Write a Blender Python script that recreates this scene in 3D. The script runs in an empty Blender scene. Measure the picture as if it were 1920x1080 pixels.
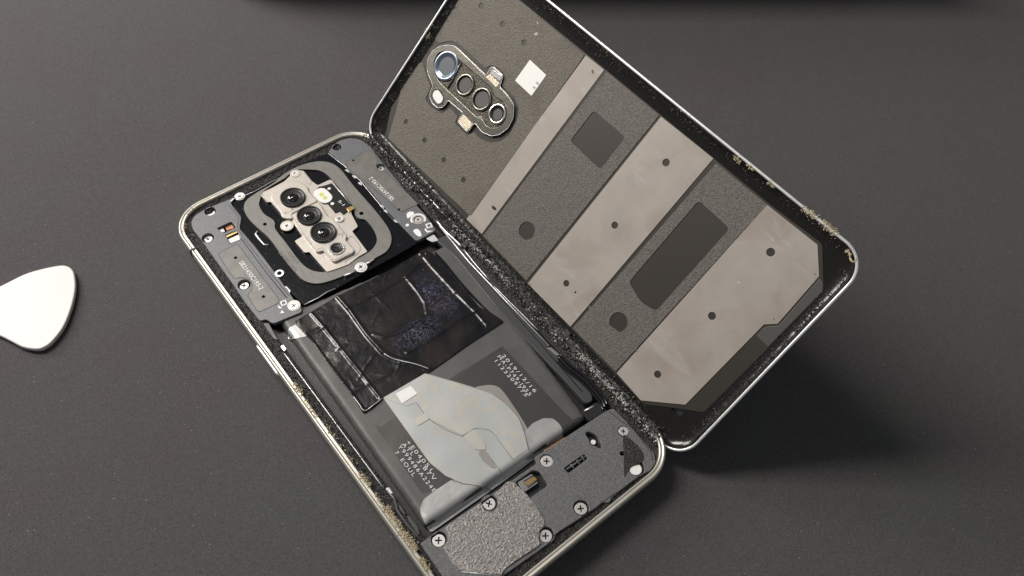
import bpy, bmesh, math, random
from mathutils import Vector, Matrix, noise
from mathutils.geometry import delaunay_2d_cdt
random.seed(7)
S = 0.1            # one Blender unit = 10 mm; everything below is written in millimetres
scene = bpy.context.scene
col = scene.collection

# ------------------------------------------------------------------ camera
CAM = Vector((-28.0579, -198.9972, 207.4059)); FPX = 1529.474
RX = Vector((0.7786469, -0.6256391, 0.0477983)); RD = Vector((-0.4885167, -0.6522679, -0.5795671)); RF = Vector((0.3937771, 0.4279279, -0.8135215))
cd = bpy.data.cameras.new('camera'); cam = bpy.data.objects.new('camera', cd); col.objects.link(cam)
cd.sensor_width = 36; cd.lens = FPX / 1920 * 36; cd.clip_start = 0.1; cd.clip_end = 2000
M = Matrix((RX, -RD, -RF)).transposed().to_4x4(); M.translation = CAM * S
cam.matrix_world = M; scene.camera = cam

# ------------------------------------------------------------------ light
w = bpy.data.worlds.new('World'); scene.world = w; w.use_nodes = True
bg = w.node_tree.nodes['Background']; bg.inputs[0].default_value = (0.92, 0.96, 1.0, 1); bg.inputs[1].default_value = 0.15
def lamp(name, pos, target, size, power, color, size_y=None):
    l = bpy.data.lights.new(name, 'AREA'); l.energy = power; l.color = color; l.size = size * S
    if size_y: l.shape = 'RECTANGLE'; l.size_y = size_y * S
    o = bpy.data.objects.new(name, l); col.objects.link(o)
    o.location = Vector(pos) * S
    o.rotation_euler = (Vector(target) - Vector(pos)).to_track_quat('-Z', 'Y').to_euler(); return o
o = lamp('ceiling_tube_lamp', (-120, 400, 640), (40, -80, 0), 440, 62000, (1.0, 0.93, 0.865), 170)
zz = (Vector((-120, 400, 640)) - Vector((40, -80, 0))).normalized(); xx = Vector((0.78, -0.62, 0)); xx = (xx - zz * xx.dot(zz)).normalized()
o.rotation_euler = Matrix((xx, zz.cross(xx), zz)).transposed().to_euler()
lamp('back_fill_lamp', (-200, 620, 330), (30, -20, 0), 260, 34000, (1.0, 0.96, 0.92))  # added fill from behind, lifts the far mat and the rims
lamp('fill_lamp', (-330, -620, 760), (40, -80, 0), 400, 4000, (0.93, 0.96, 1.0))
vs = scene.view_settings; vs.view_transform = 'Standard'; vs.look = 'None'; vs.exposure = 0; vs.gamma = 1

# ------------------------------------------------------------------ frames: phone = world (rim plane z 0), cover = leaning panel
class Frame:
    def __init__(s, o, x, y, z): s.o, s.x, s.y, s.z = Vector(o), Vector(x), Vector(y), Vector(z)
    def hit(s, px, py, z=0.0):
        d = RX * ((px - 960) / FPX) + RD * ((py - 540) / FPX) + RF
        n = s.z; p0 = s.o + n * z
        t = (p0 - CAM).dot(n) / d.dot(n); q = CAM + d * t - s.o
        return (q.dot(s.x), q.dot(s.y))
PH = Frame((0, 0, 0), (1, 0, 0), (0, 1, 0), (0, 0, 1))
cx = Vector((0.68707, -0.01690, 0.72640)).normalized(); cy = Vector((-0.00993, 0.99942, 0.03265)); cy = (cy - cx * cy.dot(cx)).normalized(); cz = cx.cross(cy)
K = 0.985
co = CAM + (Vector((73.476, -2.108, -1.168)) - CAM) * K
CV = Frame(co, cx, cy, cz)
CW, CL = 75.44 * K, 160.29 * K
PW, PL = 75.12, 162.17
def Z(x0, y0, s): return lambda pts: [(x0 + x / s, y0 + y / s) for x, y in pts]
Z1 = Z(320, 220, 2.7); Z2 = Z(480, 300, 4.5); Z3 = Z(680, 0, 2.7); Z4 = Z(780, 60, 4.909); Z5 = Z(500, 440, 3.0)
Z6 = Z(780, 620, 2.348); Z7 = Z(640, 640, 2.4545); ZL = Z(330, 360, 2.7); ZR = Z(1120, 340, 2.0); ZB = Z(900, 160, 2.348)
Z8 = Z(680, 780, 3.6); ZH = Z(880, 440, 2.5725); ZS = Z(680, 240, 3.375)
F1 = lambda pts: list(pts)
def on(fr, pts, z=0.0): return [fr.hit(x, y, z) for x, y in pts]

# ------------------------------------------------------------------ materials
def mat(name, c, rough=0.5, metal=0.0, bump=None, c2=None, mix=None, spec=0.5, coat=0.0, rough2=None, emis=None, bump2=None, sheen=0, aniso=None):
    m = bpy.data.materials.new(name); m.use_nodes = True; nt = m.node_tree; n = nt.nodes; L = nt.links
    b = n['Principled BSDF']; b.inputs['Base Color'].default_value = (*c, 1); b.inputs['Roughness'].default_value = rough
    b.inputs['Metallic'].default_value = metal; b.inputs['Specular IOR Level'].default_value = spec; b.inputs['Coat Weight'].default_value = coat
    b.inputs['Coat Roughness'].default_value = 0.12
    if sheen: b.inputs['Sheen Weight'].default_value = sheen; b.inputs['Sheen Roughness'].default_value = 0.4
    tc = n.new('ShaderNodeTexCoord'); mp = n.new('ShaderNodeMapping'); L.new(tc.outputs['Object'], mp.inputs[0])
    if aniso: mp.inputs['Scale'].default_value = aniso
    def nz(scale, detail=4, r=0.6):
        t = n.new('ShaderNodeTexNoise'); t.inputs['Scale'].default_value = scale; t.inputs['Detail'].default_value = detail; t.inputs['Roughness'].default_value = r
        L.new(mp.outputs[0], t.inputs['Vector']); return t.outputs[0]
    if c2:
        sc, lo, hi = mix
        r = n.new('ShaderNodeValToRGB'); r.color_ramp.elements[0].position = lo; r.color_ramp.elements[1].position = hi
        r.color_ramp.elements[0].color = (*c, 1); r.color_ramp.elements[1].color = (*c2, 1)
        L.new(nz(sc, 5), r.inputs[0]); L.new(r.outputs[0], b.inputs['Base Color'])
        if rough2 is not None:
            q = n.new('ShaderNodeMapRange'); q.inputs[1].default_value = lo; q.inputs[2].default_value = hi; q.inputs[3].default_value = rough; q.inputs[4].default_value = rough2
            L.new(nz(sc, 5), q.inputs[0]); L.new(q.outputs[0], b.inputs['Roughness'])
    last = None
    for bb in (bump, bump2):
        if not bb: continue
        bp = n.new('ShaderNodeBump'); bp.inputs['Strength'].default_value = bb[1]; bp.inputs['Distance'].default_value = bb[2] * S
        L.new(nz(bb[0], 3), bp.inputs['Height'])
        if last: L.new(last.outputs[0], bp.inputs['Normal'])
        last = bp
    if last: L.new(last.outputs[0], b.inputs['Normal'])
    if emis: b.inputs['Emission Color'].default_value = (*c, 1); b.inputs['Emission Strength'].default_value = emis
    m['_'] = 0
    return m
SIL = mat('champagne_metal', (0.58, 0.56, 0.50), 0.34, 0.6, c2=(0.46, 0.43, 0.33), mix=(2.5, 0.5, 0.75), rough2=0.42, bump=(6, 0.06, 0.1))
SIL2 = mat('silver_rim', (0.85, 0.86, 0.87), 0.34, 0.6, c2=(0.6, 0.58, 0.54), mix=(4, 0.5, 0.8), bump=(8, 0.08, 0.1))
SIDE = mat('frame_side', (0.23, 0.23, 0.20), 0.3, 0.9, bump=(10, 0.1, 0.1))
RES = mat('adhesive_black', (0.012, 0.011, 0.010), 0.38, 0, c2=(0.13, 0.122, 0.105), mix=(30, 0.52, 0.74), bump=(26, 1.0, 0.5), bump2=(70, 0.7, 0.2))
SHB = mat('shard_black', (0.018, 0.017, 0.016), 0.42, 0.0, spec=0.5)
SHG = mat('shard_grey', (0.15, 0.146, 0.138), 0.5, 0.1)
CRUST = mat('crust_yellow', (0.42, 0.34, 0.19), 0.7, 0, c2=(0.62, 0.56, 0.42), mix=(20, 0.4, 0.7), bump=(30, 0.8, 0.2))
BLK = mat('black_tray', (0.010, 0.010, 0.011), 0.45, bump=(12, 0.3, 0.2))
PLA = mat('grey_bracket', (0.115, 0.121, 0.13), 0.46, 0.25, bump=(40, 0.35, 0.15), c2=(0.18, 0.187, 0.197), mix=(26, 0.35, 0.7))
PLB = mat('bracket_label', (0.155, 0.151, 0.14), 0.42, 0.15, c2=(0.19, 0.185, 0.172), mix=(2.5, 0.4, 0.6))
PLC = mat('speaker_plastic', (0.095, 0.098, 0.102), 0.5, 0.2, bump=(36, 0.8, 0.25), c2=(0.175, 0.18, 0.183), mix=(30, 0.4, 0.64))
FILM = mat('black_film', (0.006, 0.006, 0.008), 0.16, 0, bump=(4, 0.15, 0.3), c2=(0.02, 0.02, 0.022), mix=(40, 0.62, 0.75), rough2=0.35)
GASK = mat('grey_gasket', (0.175, 0.172, 0.158), 0.45, 0.2, aniso=(1, 0.25, 1), c2=(0.21, 0.206, 0.19), mix=(10, 0.4, 0.6))
BEI = mat('nickel_plate', (0.60, 0.565, 0.51), 0.38, 0.45, bump=(30, 0.08, 0.1), c2=(0.54, 0.505, 0.455), mix=(3, 0.35, 0.7))
STEEL = mat('steel_bright', (0.84, 0.83, 0.80), 0.25, 1.0, bump=(25, 0.15, 0.1))
SCR = mat('screw_steel', (0.72, 0.70, 0.68), 0.36, 0.6, bump=(40, 0.3, 0.1))
HOLE = mat('dark_hole', (0.006, 0.006, 0.006), 0.6)
LENSB = mat('lens_barrel_black', (0.012, 0.012, 0.012), 0.3)
LENSR = mat('lens_ring_grey', (0.05, 0.05, 0.05), 0.3, 0.3)
GLS = mat('lens_glass', (0.004, 0.005, 0.006), 0.03, 0, spec=0.9, coat=1.0)
WHT = mat('white_print', (0.85, 0.86, 0.87), 0.5)
BPR = mat('battery_white_print', (0.68, 0.69, 0.69), 0.5)
WHT2 = mat('white_ceramic', (0.82, 0.82, 0.80), 0.4)
LED = mat('led_phosphor', (0.62, 0.66, 0.16), 0.4)
GOLD = mat('gold_contact', (0.75, 0.52, 0.22), 0.3, 1.0)
COP = mat('copper_coil', (0.42, 0.20, 0.12), 0.45, 0.5, bump=(20, 0.5, 0.2))
ORG = mat('orange_flex', (0.35, 0.12, 0.02), 0.4)
BAT = mat('battery_pouch', (0.078, 0.078, 0.076), 0.46, 0.1, bump=(2.0, 0.12, 0.4), c2=(0.092, 0.091, 0.088), mix=(1.5, 0.4, 0.6))
BATP = mat('battery_print', (0.058, 0.057, 0.055), 0.36, 0.2, bump=(2.0, 0.1, 0.4))
LAB = mat('silver_label', (0.43, 0.455, 0.455), 0.36, 0.25, c2=(0.46, 0.455, 0.42), mix=(3.5, 0.5, 0.66), bump=(1.2, 0.15, 0.4), bump2=(60, 0.12, 0.05))
LAB2 = mat('silver_label_upper', (0.45, 0.47, 0.465), 0.36, 0.25, c2=(0.52, 0.49, 0.42), mix=(5, 0.46, 0.66), bump=(1.2, 0.15, 0.4), bump2=(60, 0.12, 0.05))
TAPE = mat('wrap_tape', (0.40, 0.41, 0.41), 0.36, 0.4, bump=(1.5, 0.25, 0.5), c2=(0.46, 0.46, 0.45), mix=(2, 0.4, 0.6))
PNK = mat('pinkish_tab', (0.29, 0.275, 0.26), 0.4, 0.2)
LINE = mat('thin_line', (0.17, 0.165, 0.155), 0.5)
PADR = mat('rough_pad', (0.085, 0.077, 0.062), 0.6, 0.15, bump=(24, 0.7, 0.45), c2=(0.185, 0.170, 0.145), mix=(26, 0.36, 0.66))
PADR2 = mat('rough_pad_grey', (0.080, 0.073, 0.065), 0.6, 0.15, bump=(28, 0.7, 0.4), c2=(0.175, 0.160, 0.142), mix=(24, 0.36, 0.66))
PADS = mat('smooth_pad', (0.335, 0.305, 0.275), 0.5, 0.1, bump=(30, 0.12, 0.08), c2=(0.38, 0.345, 0.31), mix=(1.0, 0.35, 0.65))
CBAS = mat('cover_inner_film', (0.028, 0.023, 0.017), 0.5)
CGLS = mat('cover_glass_margin', (0.010, 0.009, 0.008), 0.20, c2=(0.09, 0.085, 0.075), mix=(34, 0.66, 0.80), rough2=0.5, bump=(12, 0.12, 0.1))
CSID = mat('cover_grey_piece', (0.075, 0.070, 0.066), 0.45)
COUT = mat('cover_outer_glass', (0.05, 0.055, 0.06), 0.1, 0.3, coat=1)
def stain(m, c, sc, lo, hi, aniso=(1, 1, 1)):
    nt = m.node_tree; n = nt.nodes; L = nt.links; b = n['Principled BSDF']; src = b.inputs['Base Color'].links[0].from_socket
    tc = n.new('ShaderNodeTexCoord'); mp = n.new('ShaderNodeMapping'); mp.inputs['Scale'].default_value = aniso; L.new(tc.outputs['Object'], mp.inputs[0])
    t = n.new('ShaderNodeTexNoise'); t.inputs['Scale'].default_value = sc; t.inputs['Detail'].default_value = 7; t.inputs['Distortion'].default_value = .6; L.new(mp.outputs[0], t.inputs['Vector'])
    q = n.new('ShaderNodeMapRange'); q.inputs[1].default_value = lo; q.inputs[2].default_value = hi; L.new(t.outputs[0], q.inputs[0])
    x = n.new('ShaderNodeMix'); x.data_type = 'RGBA'; L.new(q.outputs[0], x.inputs[0]); L.new(src, x.inputs[6]); x.inputs[7].default_value = (*c, 1); L.new(x.outputs[2], b.inputs['Base Color'])
stain(PADS, (0.27, 0.225, 0.195), .55, .5, .78); stain(PADS, (0.43, 0.41, 0.385), 2.2, .6, .85, (1, .35, 1)); stain(PADR, (0.10, 0.088, 0.07), .8, .52, .8)
BEZ = mat('bezel_metal', (0.27, 0.255, 0.22), 0.28, 0.9, bump=(20, 0.25, 0.15), c2=(0.20, 0.185, 0.16), mix=(6, 0.4, 0.7))
BEZD = mat('bezel_dark', (0.06, 0.055, 0.045), 0.30, 0.7, bump=(22, 0.9, 0.3))
BLUE = mat('bezel_blue_ring', (0.30, 0.35, 0.42), 0.25, 0.9)
WING = mat('window_glass', (0.13, 0.125, 0.12), 0.25, spec=0.4)
WING2 = mat('window_glass_blue', (0.15, 0.165, 0.18), 0.25, spec=0.4)
FOIL = mat('gold_foil', (0.62, 0.55, 0.43), 0.4, 0.8, bump=(45, 1.0, 0.25))
FOAM = mat('silver_foam', (0.62, 0.59, 0.57), 0.34, 0.6, bump=(20, 1.0, 1.7), bump2=(45, 0.7, 0.5), c2=(0.36, 0.34, 0.325), mix=(18, 0.35, 0.65))
RAIL = mat('side_rail', (0.075, 0.078, 0.080), 0.34, 0.3, bump=(4, 0.1, 0.2))
CABLE = mat('cable_black', (0.012, 0.012, 0.015), 0.14)
PICK = mat('pick_white', (0.60, 0.60, 0.585), 0.42, bump=(3, 0.05, 0.2))
DUST = mat('dust_fleck', (0.42, 0.40, 0.37), 0.8)
SEAL = mat('seal_line', (0.30, 0.30, 0.29), 0.4, 0.4)

# black film taped over the battery: glossy, brownish, with a bluish dried smear
def tape_mat():
    m = mat('black_shield_film', (0.010, 0.009, 0.009), 0.2, 0, bump=(2.2, 0.22, 0.45), bump2=(7, 0.10, 0.1))
    nt = m.node_tree; n = nt.nodes; L = nt.links; b = n['Principled BSDF']
    tc = n.new('ShaderNodeTexCoord')
    def blob(cxy, r):
        mp = n.new('ShaderNodeMapping'); mp.inputs['Location'].default_value = (-cxy[0] * S, -cxy[1] * S, 0); mp.vector_type = 'POINT'
        L.new(tc.outputs['Object'], mp.inputs[0])
        sc = n.new('ShaderNodeVectorMath'); sc.operation = 'MULTIPLY'; sc.inputs[1].default_value = (1 / (r[0] * S), 1 / (r[1] * S), 0)
        L.new(mp.outputs[0], sc.inputs[0])
        ln = n.new('ShaderNodeVectorMath'); ln.operation = 'LENGTH'; L.new(sc.outputs[0], ln.inputs[0])
        mr = n.new('ShaderNodeMapRange'); mr.inputs[1].default_value = 1.25; mr.inputs[2].default_value = 0.5; L.new(ln.outputs['Value'], mr.inputs[0])
        return mr.outputs[0]
    t = n.new('ShaderNodeTexNoise'); t.inputs['Scale'].default_value = 5; t.inputs['Detail'].default_value = 9; t.inputs['Roughness'].default_value = 0.72; t.inputs['Distortion'].default_value = 3.5
    L.new(tc.outputs['Object'], t.inputs['Vector'])
    r = n.new('ShaderNodeMapRange'); r.inputs[1].default_value = 0.50; r.inputs[2].default_value = 0.62; L.new(t.outputs[0], r.inputs[0])
    a, c = blob(on(PH, Z5([(950, 330)]))[0], (5, 9)), blob(on(PH, Z5([(850, 540)]))[0], (8, 4))
    mx = n.new('ShaderNodeMath'); mx.operation = 'MAXIMUM'; L.new(a, mx.inputs[0]); L.new(c, mx.inputs[1])
    mu = n.new('ShaderNodeMath'); mu.operation = 'MULTIPLY'; L.new(mx.outputs[0], mu.inputs[0]); L.new(r.outputs[0], mu.inputs[1])
    mu2 = n.new('ShaderNodeMath'); mu2.operation = 'MULTIPLY'; L.new(mu.outputs[0], mu2.inputs[0]); mu2.inputs[1].default_value = 0.55
    t2 = n.new('ShaderNodeTexNoise'); t2.inputs['Scale'].default_value = 1.1; t2.inputs['Detail'].default_value = 6; L.new(tc.outputs['Object'], t2.inputs['Vector'])
    cr = n.new('ShaderNodeValToRGB'); cr.color_ramp.elements[0].position = 0.42; cr.color_ramp.elements[0].color = (0.006, 0.006, 0.008, 1)
    cr.color_ramp.elements[1].position = 0.66; cr.color_ramp.elements[1].color = (0.020, 0.016, 0.015, 1); L.new(t2.outputs[0], cr.inputs[0])
    mc = n.new('ShaderNodeMix'); mc.data_type = 'RGBA'; L.new(mu2.outputs[0], mc.inputs[0]); L.new(cr.outputs[0], mc.inputs[6]); mc.inputs[7].default_value = (0.13, 0.15, 0.27, 1)
    L.new(mc.outputs[2], b.inputs['Base Color'])
    rr = n.new('ShaderNodeMapRange'); rr.inputs[3].default_value = 0.21; rr.inputs[4].default_value = 0.5; L.new(mu.outputs[0], rr.inputs[0]); L.new(rr.outputs[0], b.inputs['Roughness'])
    return m
SHIELD = tape_mat()

# dotted patch on the label
def dot_mat():
    m = mat('dotted_label', (0.5, 0.48, 0.42), 0.4, 0.3); nt = m.node_tree; n = nt.nodes; L = nt.links; b = n['Principled BSDF']
    tc = n.new('ShaderNodeTexCoord'); v = n.new('ShaderNodeTexVoronoi'); v.inputs['Scale'].default_value = 15; v.inputs['Randomness'].default_value = 0.0
    L.new(tc.outputs['Object'], v.inputs['Vector'])
    r = n.new('ShaderNodeValToRGB'); r.color_ramp.elements[0].position = 0.22; r.color_ramp.elements[1].position = 0.34
    r.color_ramp.elements[0].color = (0.30, 0.285, 0.26, 1); r.color_ramp.elements[1].color = (0.48, 0.47, 0.43, 1)
    L.new(v.outputs['Distance'], r.inputs[0]); L.new(r.outputs[0], b.inputs['Base Color']); return m
DOTS = dot_mat()

# woven mat
def mat_fabric():
    m = bpy.data.materials.new('mat_fabric'); m.use_nodes = True; nt = m.node_tree; n = nt.nodes; L = nt.links; b = n['Principled BSDF']
    b.inputs['Roughness'].default_value = 0.9; b.inputs['Specular IOR Level'].default_value = 0.12
    b.inputs['Sheen Weight'].default_value = 0.12; b.inputs['Sheen Roughness'].default_value = 0.45; b.inputs['Sheen Tint'].default_value = (1.0, 0.95, 0.88, 1)
    tc = n.new('ShaderNodeTexCoord'); mp = n.new('ShaderNodeMapping'); mp.inputs['Rotation'].default_value = (0, 0, math.radians(-38.8)); L.new(tc.outputs['Object'], mp.inputs[0])
    def nz(scale, detail, vec=(1, 1, 1)):
        q = n.new('ShaderNodeMapping'); q.inputs['Scale'].default_value = vec; L.new(mp.outputs[0], q.inputs[0])
        t = n.new('ShaderNodeTexNoise'); t.inputs['Scale'].default_value = scale; t.inputs['Detail'].default_value = detail; L.new(q.outputs[0], t.inputs['Vector']); return t.outputs[0]
    a = nz(22, 3, (1, 3.2, 1)); c = nz(22, 3, (3.2, 1, 1))
    ad = n.new('ShaderNodeMath'); ad.operation = 'ADD'; L.new(a, ad.inputs[0]); L.new(c, ad.inputs[1])
    r = n.new('ShaderNodeValToRGB'); r.color_ramp.elements[0].position = 0.34; r.color_ramp.elements[1].position = 0.66
    r.color_ramp.elements[0].color = (0.053, 0.0515, 0.054, 1); r.color_ramp.elements[1].color = (0.130, 0.1255, 0.131, 1)
    hf = n.new('ShaderNodeMath'); hf.operation = 'MULTIPLY'; hf.inputs[1].default_value = 0.5; L.new(ad.outputs[0], hf.inputs[0]); L.new(hf.outputs[0], r.inputs[0])
    big = nz(0.35, 4); mr = n.new('ShaderNodeValToRGB'); mr.color_ramp.elements[0].position = 0.35; mr.color_ramp.elements[1].position = 0.65
    mr.color_ramp.elements[0].color = (1.0, 0.93, 0.96, 1); mr.color_ramp.elements[1].color = (0.94, 1.0, 0.93, 1); L.new(big, mr.inputs[0])
    mx = n.new('ShaderNodeMix'); mx.data_type = 'RGBA'; mx.blend_type = 'MULTIPLY'; mx.inputs[0].default_value = 1; L.new(r.outputs[0], mx.inputs[6]); L.new(mr.outputs[0], mx.inputs[7])
    L.new(mx.outputs[2], b.inputs['Base Color'])
    bp = n.new('ShaderNodeBump'); bp.inputs['Strength'].default_value = 0.8; bp.inputs['Distance'].default_value = 0.03; L.new(ad.outputs[0], bp.inputs['Height']); L.new(bp.outputs[0], b.inputs['Normal'])
    return m

# ------------------------------------------------------------------ helpers
def link(name, me, m, parent=None, loc=None):
    o = bpy.data.objects.new(name, me); col.objects.link(o)
    if m is not None: me.materials.append(m)
    if parent: o.parent = parent
    if loc: o.location = loc
    return o
def ccw(p):
    a = sum(p[i][0] * p[(i + 1) % len(p)][1] - p[(i + 1) % len(p)][0] * p[i][1] for i in range(len(p)))
    return list(p) if a > 0 else list(reversed(p))
def rnd(p, r, n=5):
    out = []; N = len(p)
    for i in range(N):
        a, b, c = Vector(p[i - 1]), Vector(p[i]), Vector(p[(i + 1) % N]); u = a - b; v = c - b
        d = min(r, u.length * .45, v.length * .45)
        if d < 1e-4: out.append(tuple(b)); continue
        s, e = b + u.normalized() * d, b + v.normalized() * d
        for k in range(n + 1):
            t = k / n; q = s * (1 - t) ** 2 + b * 2 * t * (1 - t) + e * t * t; out.append((q.x, q.y))
    return out
def smooth(p, n=4, closed=True):
    N = len(p); out = []
    for i in range(N if closed else N - 1):
        g = lambda k: Vector(p[k % N]) if closed else Vector(p[max(0, min(N - 1, k))])
        a, b, c, d = g(i - 1), g(i), g(i + 1), g(i + 2)
        for k in range(n):
            t = k / n; q = 0.5 * ((2 * b) + (c - a) * t + (2 * a - 5 * b + 4 * c - d) * t * t + (3 * b - a - 3 * c + d) * t ** 3); out.append((q.x, q.y))
    if not closed: out.append(tuple(p[-1]))
    return out
def circ(c, r, n=24, ry=None): return [(c[0] + r * math.cos(2 * math.pi * k / n), c[1] + (ry or r) * math.sin(2 * math.pi * k / n)) for k in range(n)]
def plate(name, m, parent, outer, ztop, thick, holes=(), bev=0.12):
    cu = bpy.data.curves.new(name, 'CURVE'); cu.dimensions = '2D'; cu.fill_mode = 'BOTH'
    for k, lp in enumerate([outer] + list(holes)):
        lp = ccw(lp)
        if k: lp.reverse()
        sp = cu.splines.new('POLY'); sp.points.add(len(lp) - 1)
        for i, (x, y) in enumerate(lp): sp.points[i].co = (x * S, y * S, 0, 1)
        sp.use_cyclic_u = True
    bev = min(bev, thick * .45)
    cu.extrude = max(thick / 2 - bev, 0.001) * S; cu.bevel_depth = bev * S; cu.bevel_resolution = 1; cu.offset = -bev * S
    o = bpy.data.objects.new(name, cu); me = bpy.data.meshes.new_from_object(o)
    bpy.data.objects.remove(o); me.transform(Matrix.Translation((0, 0, (ztop - thick / 2) * S))); me.name = name
    me.materials.clear()
    return link(name, me, m, parent)
def inside(p, poly):
    x, y = p; c = False; j = len(poly) - 1
    for i in range(len(poly)):
        xi, yi = poly[i]; xj, yj = poly[j]
        if (yi > y) != (yj > y) and x < (xj - xi) * (y - yi) / (yj - yi) + xi: c = not c
        j = i
    return c
def dseg(p, a, b):
    ax, ay = a; bx, by = b; dx, dy = bx - ax, by - ay; t = max(0, min(1, ((p[0] - ax) * dx + (p[1] - ay) * dy) / (dx * dx + dy * dy + 1e-12)))
    return math.hypot(p[0] - ax - t * dx, p[1] - ay - t * dy)
def dpoly(p, poly, closed=True):
    return min(dseg(p, poly[i - 1], poly[i]) for i in range(0 if closed else 1, len(poly)))
def sheet(name, m, parent, poly, H, step=0.8, skirt=0.0, solid=0.0):
    poly = ccw(poly); pts = []
    N = len(poly)
    for i in range(N):
        a, b = Vector(poly[i]), Vector(poly[(i + 1) % N]); k = max(1, int((b - a).length / step))
        for j in range(k): pts.append(a.lerp(b, j / k))
    nb = len(pts); edges = [(i, (i + 1) % nb) for i in range(nb)]
    xs = [p[0] for p in poly]; ys = [p[1] for p in poly]
    y = min(ys) + step / 2; row = 0
    bp = [tuple(q) for q in pts]
    while y < max(ys):
        x = min(xs) + step / 2 + (row % 2) * step / 2
        while x < max(xs):
            if inside((x, y), bp) and min((q[0] - x) ** 2 + (q[1] - y) ** 2 for q in bp) > (step * .45) ** 2: pts.append(Vector((x, y)))
            x += step
        y += step * .87; row += 1
    vs_, es, fs, *_ = delaunay_2d_cdt(pts, edges, [], 1, 1e-6)
    V = [(v[0] * S, v[1] * S, H(v[0], v[1]) * S) for v in vs_]
    F = [tuple(f) for f in fs]
    if skirt:
        cnt = {}
        for f in F:
            for i in range(len(f)):
                e = (f[i], f[(i + 1) % len(f)]); cnt[e] = 1
        bd = [e for e in cnt if (e[1], e[0]) not in cnt]; mp = {}
        for a, b in bd:
            for q in (a, b):
                if q not in mp: mp[q] = len(V); V.append((V[q][0], V[q][1], V[q][2] - skirt * S))
            F.append((b, a, mp[a], mp[b]))
    me = bpy.data.meshes.new(name); me.from_pydata(V, [], F); me.update()
    for p in me.polygons: p.use_smooth = True
    return link(name, me, m, parent)
def rrect(W, L, r, inset, seg=12, step=1.0):
    r2 = max(r - inset, 0.3); x0, x1, y0, y1 = inset, W - inset, -L + inset, -inset; out = []
    for (cxx, cyy, a0) in ((x1 - r2, y1 - r2, 0), (x0 + r2, y1 - r2, 90), (x0 + r2, y0 + r2, 180), (x1 - r2, y0 + r2, 270)):
        for k in range(seg + 1):
            a = math.radians(a0 + 90 * k / seg); out.append((cxx + r2 * math.cos(a), cyy + r2 * math.sin(a)))
    res = []; N = len(out)
    return out
def dens(W, L, r, inset, nl=140, ns=70, seg=16):
    r2 = max(r - inset, 0.3); x0, x1, y0, y1 = inset, W - inset, -L + inset, -inset; out = []
    C = ((x1 - r2, y1 - r2, 0), (x0 + r2, y1 - r2, 90), (x0 + r2, y0 + r2, 180), (x1 - r2, y0 + r2, 270))
    for i, (a, b, a0) in enumerate(C):
        for k in range(seg): t = math.radians(a0 + 90 * k / seg); out.append((a + r2 * math.cos(t), b + r2 * math.sin(t)))
        t = math.radians(a0 + 90); s = Vector((a + r2 * math.cos(t), b + r2 * math.sin(t))); a2, b2, _ = C[(i + 1) % 4]
        e = Vector((a2 + r2 * math.cos(t), b2 + r2 * math.sin(t))); n = ns if i % 2 == 0 else nl
        for k in range(n): q = s.lerp(e, k / n); out.append((q.x, q.y))
    return out
def sweep(name, m, parent, W, L, r, prof, jitter=0.0, closed=False, nl=140, ns=70, sm=True, cap=False):
    loops = [dens(W, L, r, o, nl, ns) for o, z in prof]; N = len(loops[0]); V = []
    for (o, z), lp in zip(prof, loops):
        for (x, y) in lp:
            dz = jitter * (noise.noise(Vector((x * .9, y * .9, z * 3))) + .6 * noise.noise(Vector((x * 2.3, y * 2.3, 7)))) if jitter else 0
            V.append((x * S, y * S, (z + dz) * S))
    F = []; R = len(prof)
    for i in range(R if closed else R - 1):
        for k in range(N):
            a, b = i * N + k, i * N + (k + 1) % N; c, d = ((i + 1) % R) * N + (k + 1) % N, ((i + 1) % R) * N + k
            F.append((a, b, c, d))
    if cap: F.append(tuple((R - 1) * N + k for k in range(N)))
    me = bpy.data.meshes.new(name); me.from_pydata(V, [], F); me.update()
    if sm:
        for p in me.polygons: p.use_smooth = len(p.vertices) == 4
    return link(name, me, m, parent)
def lathe(name, m, parent, c, prof, n=32, cap=True):
    V = []; F = []
    for r, z in prof:
        for k in range(n): a = 2 * math.pi * k / n; V.append(((r * math.cos(a)) * S, (r * math.sin(a)) * S, z * S))
    for i in range(len(prof) - 1):
        for k in range(n): F.append((i * n + k, i * n + (k + 1) % n, (i + 1) * n + (k + 1) % n, (i + 1) * n + k))
    if cap: F.append(tuple((len(prof) - 1) * n + k for k in range(n)))
    me = bpy.data.meshes.new(name); me.from_pydata(V, [], F); me.update()
    for p in me.polygons: p.use_smooth = len(p.vertices) == 4 and abs(p.normal.z) < .98
    return link(name, me, m, parent, (c[0] * S, c[1] * S, c[2] * S))
def tube(name, m, parent, pts, r, n=8):
    V = []; F = []; P = [Vector(p) for p in pts]
    for i, p in enumerate(P):
        t = (P[min(i + 1, len(P) - 1)] - P[max(i - 1, 0)]).normalized(); s = t.cross(Vector((0, 0, 1))).normalized(); u = s.cross(t)
        for k in range(n): a = 2 * math.pi * k / n; V.append((p + s * r * math.cos(a) + u * r * math.sin(a)) * S)
    for i in range(len(P) - 1):
        for k in range(n): F.append((i * n + k, i * n + (k + 1) % n, (i + 1) * n + (k + 1) % n, (i + 1) * n + k))
    F += [tuple(range(n - 1, -1, -1)), tuple(range((len(P) - 1) * n, len(P) * n))]
    me = bpy.data.meshes.new(name); me.from_pydata([tuple(v) for v in V], [], F); me.update()
    for p in me.polygons: p.use_smooth = len(p.vertices) == 4
    return link(name, me, m, parent)
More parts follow.
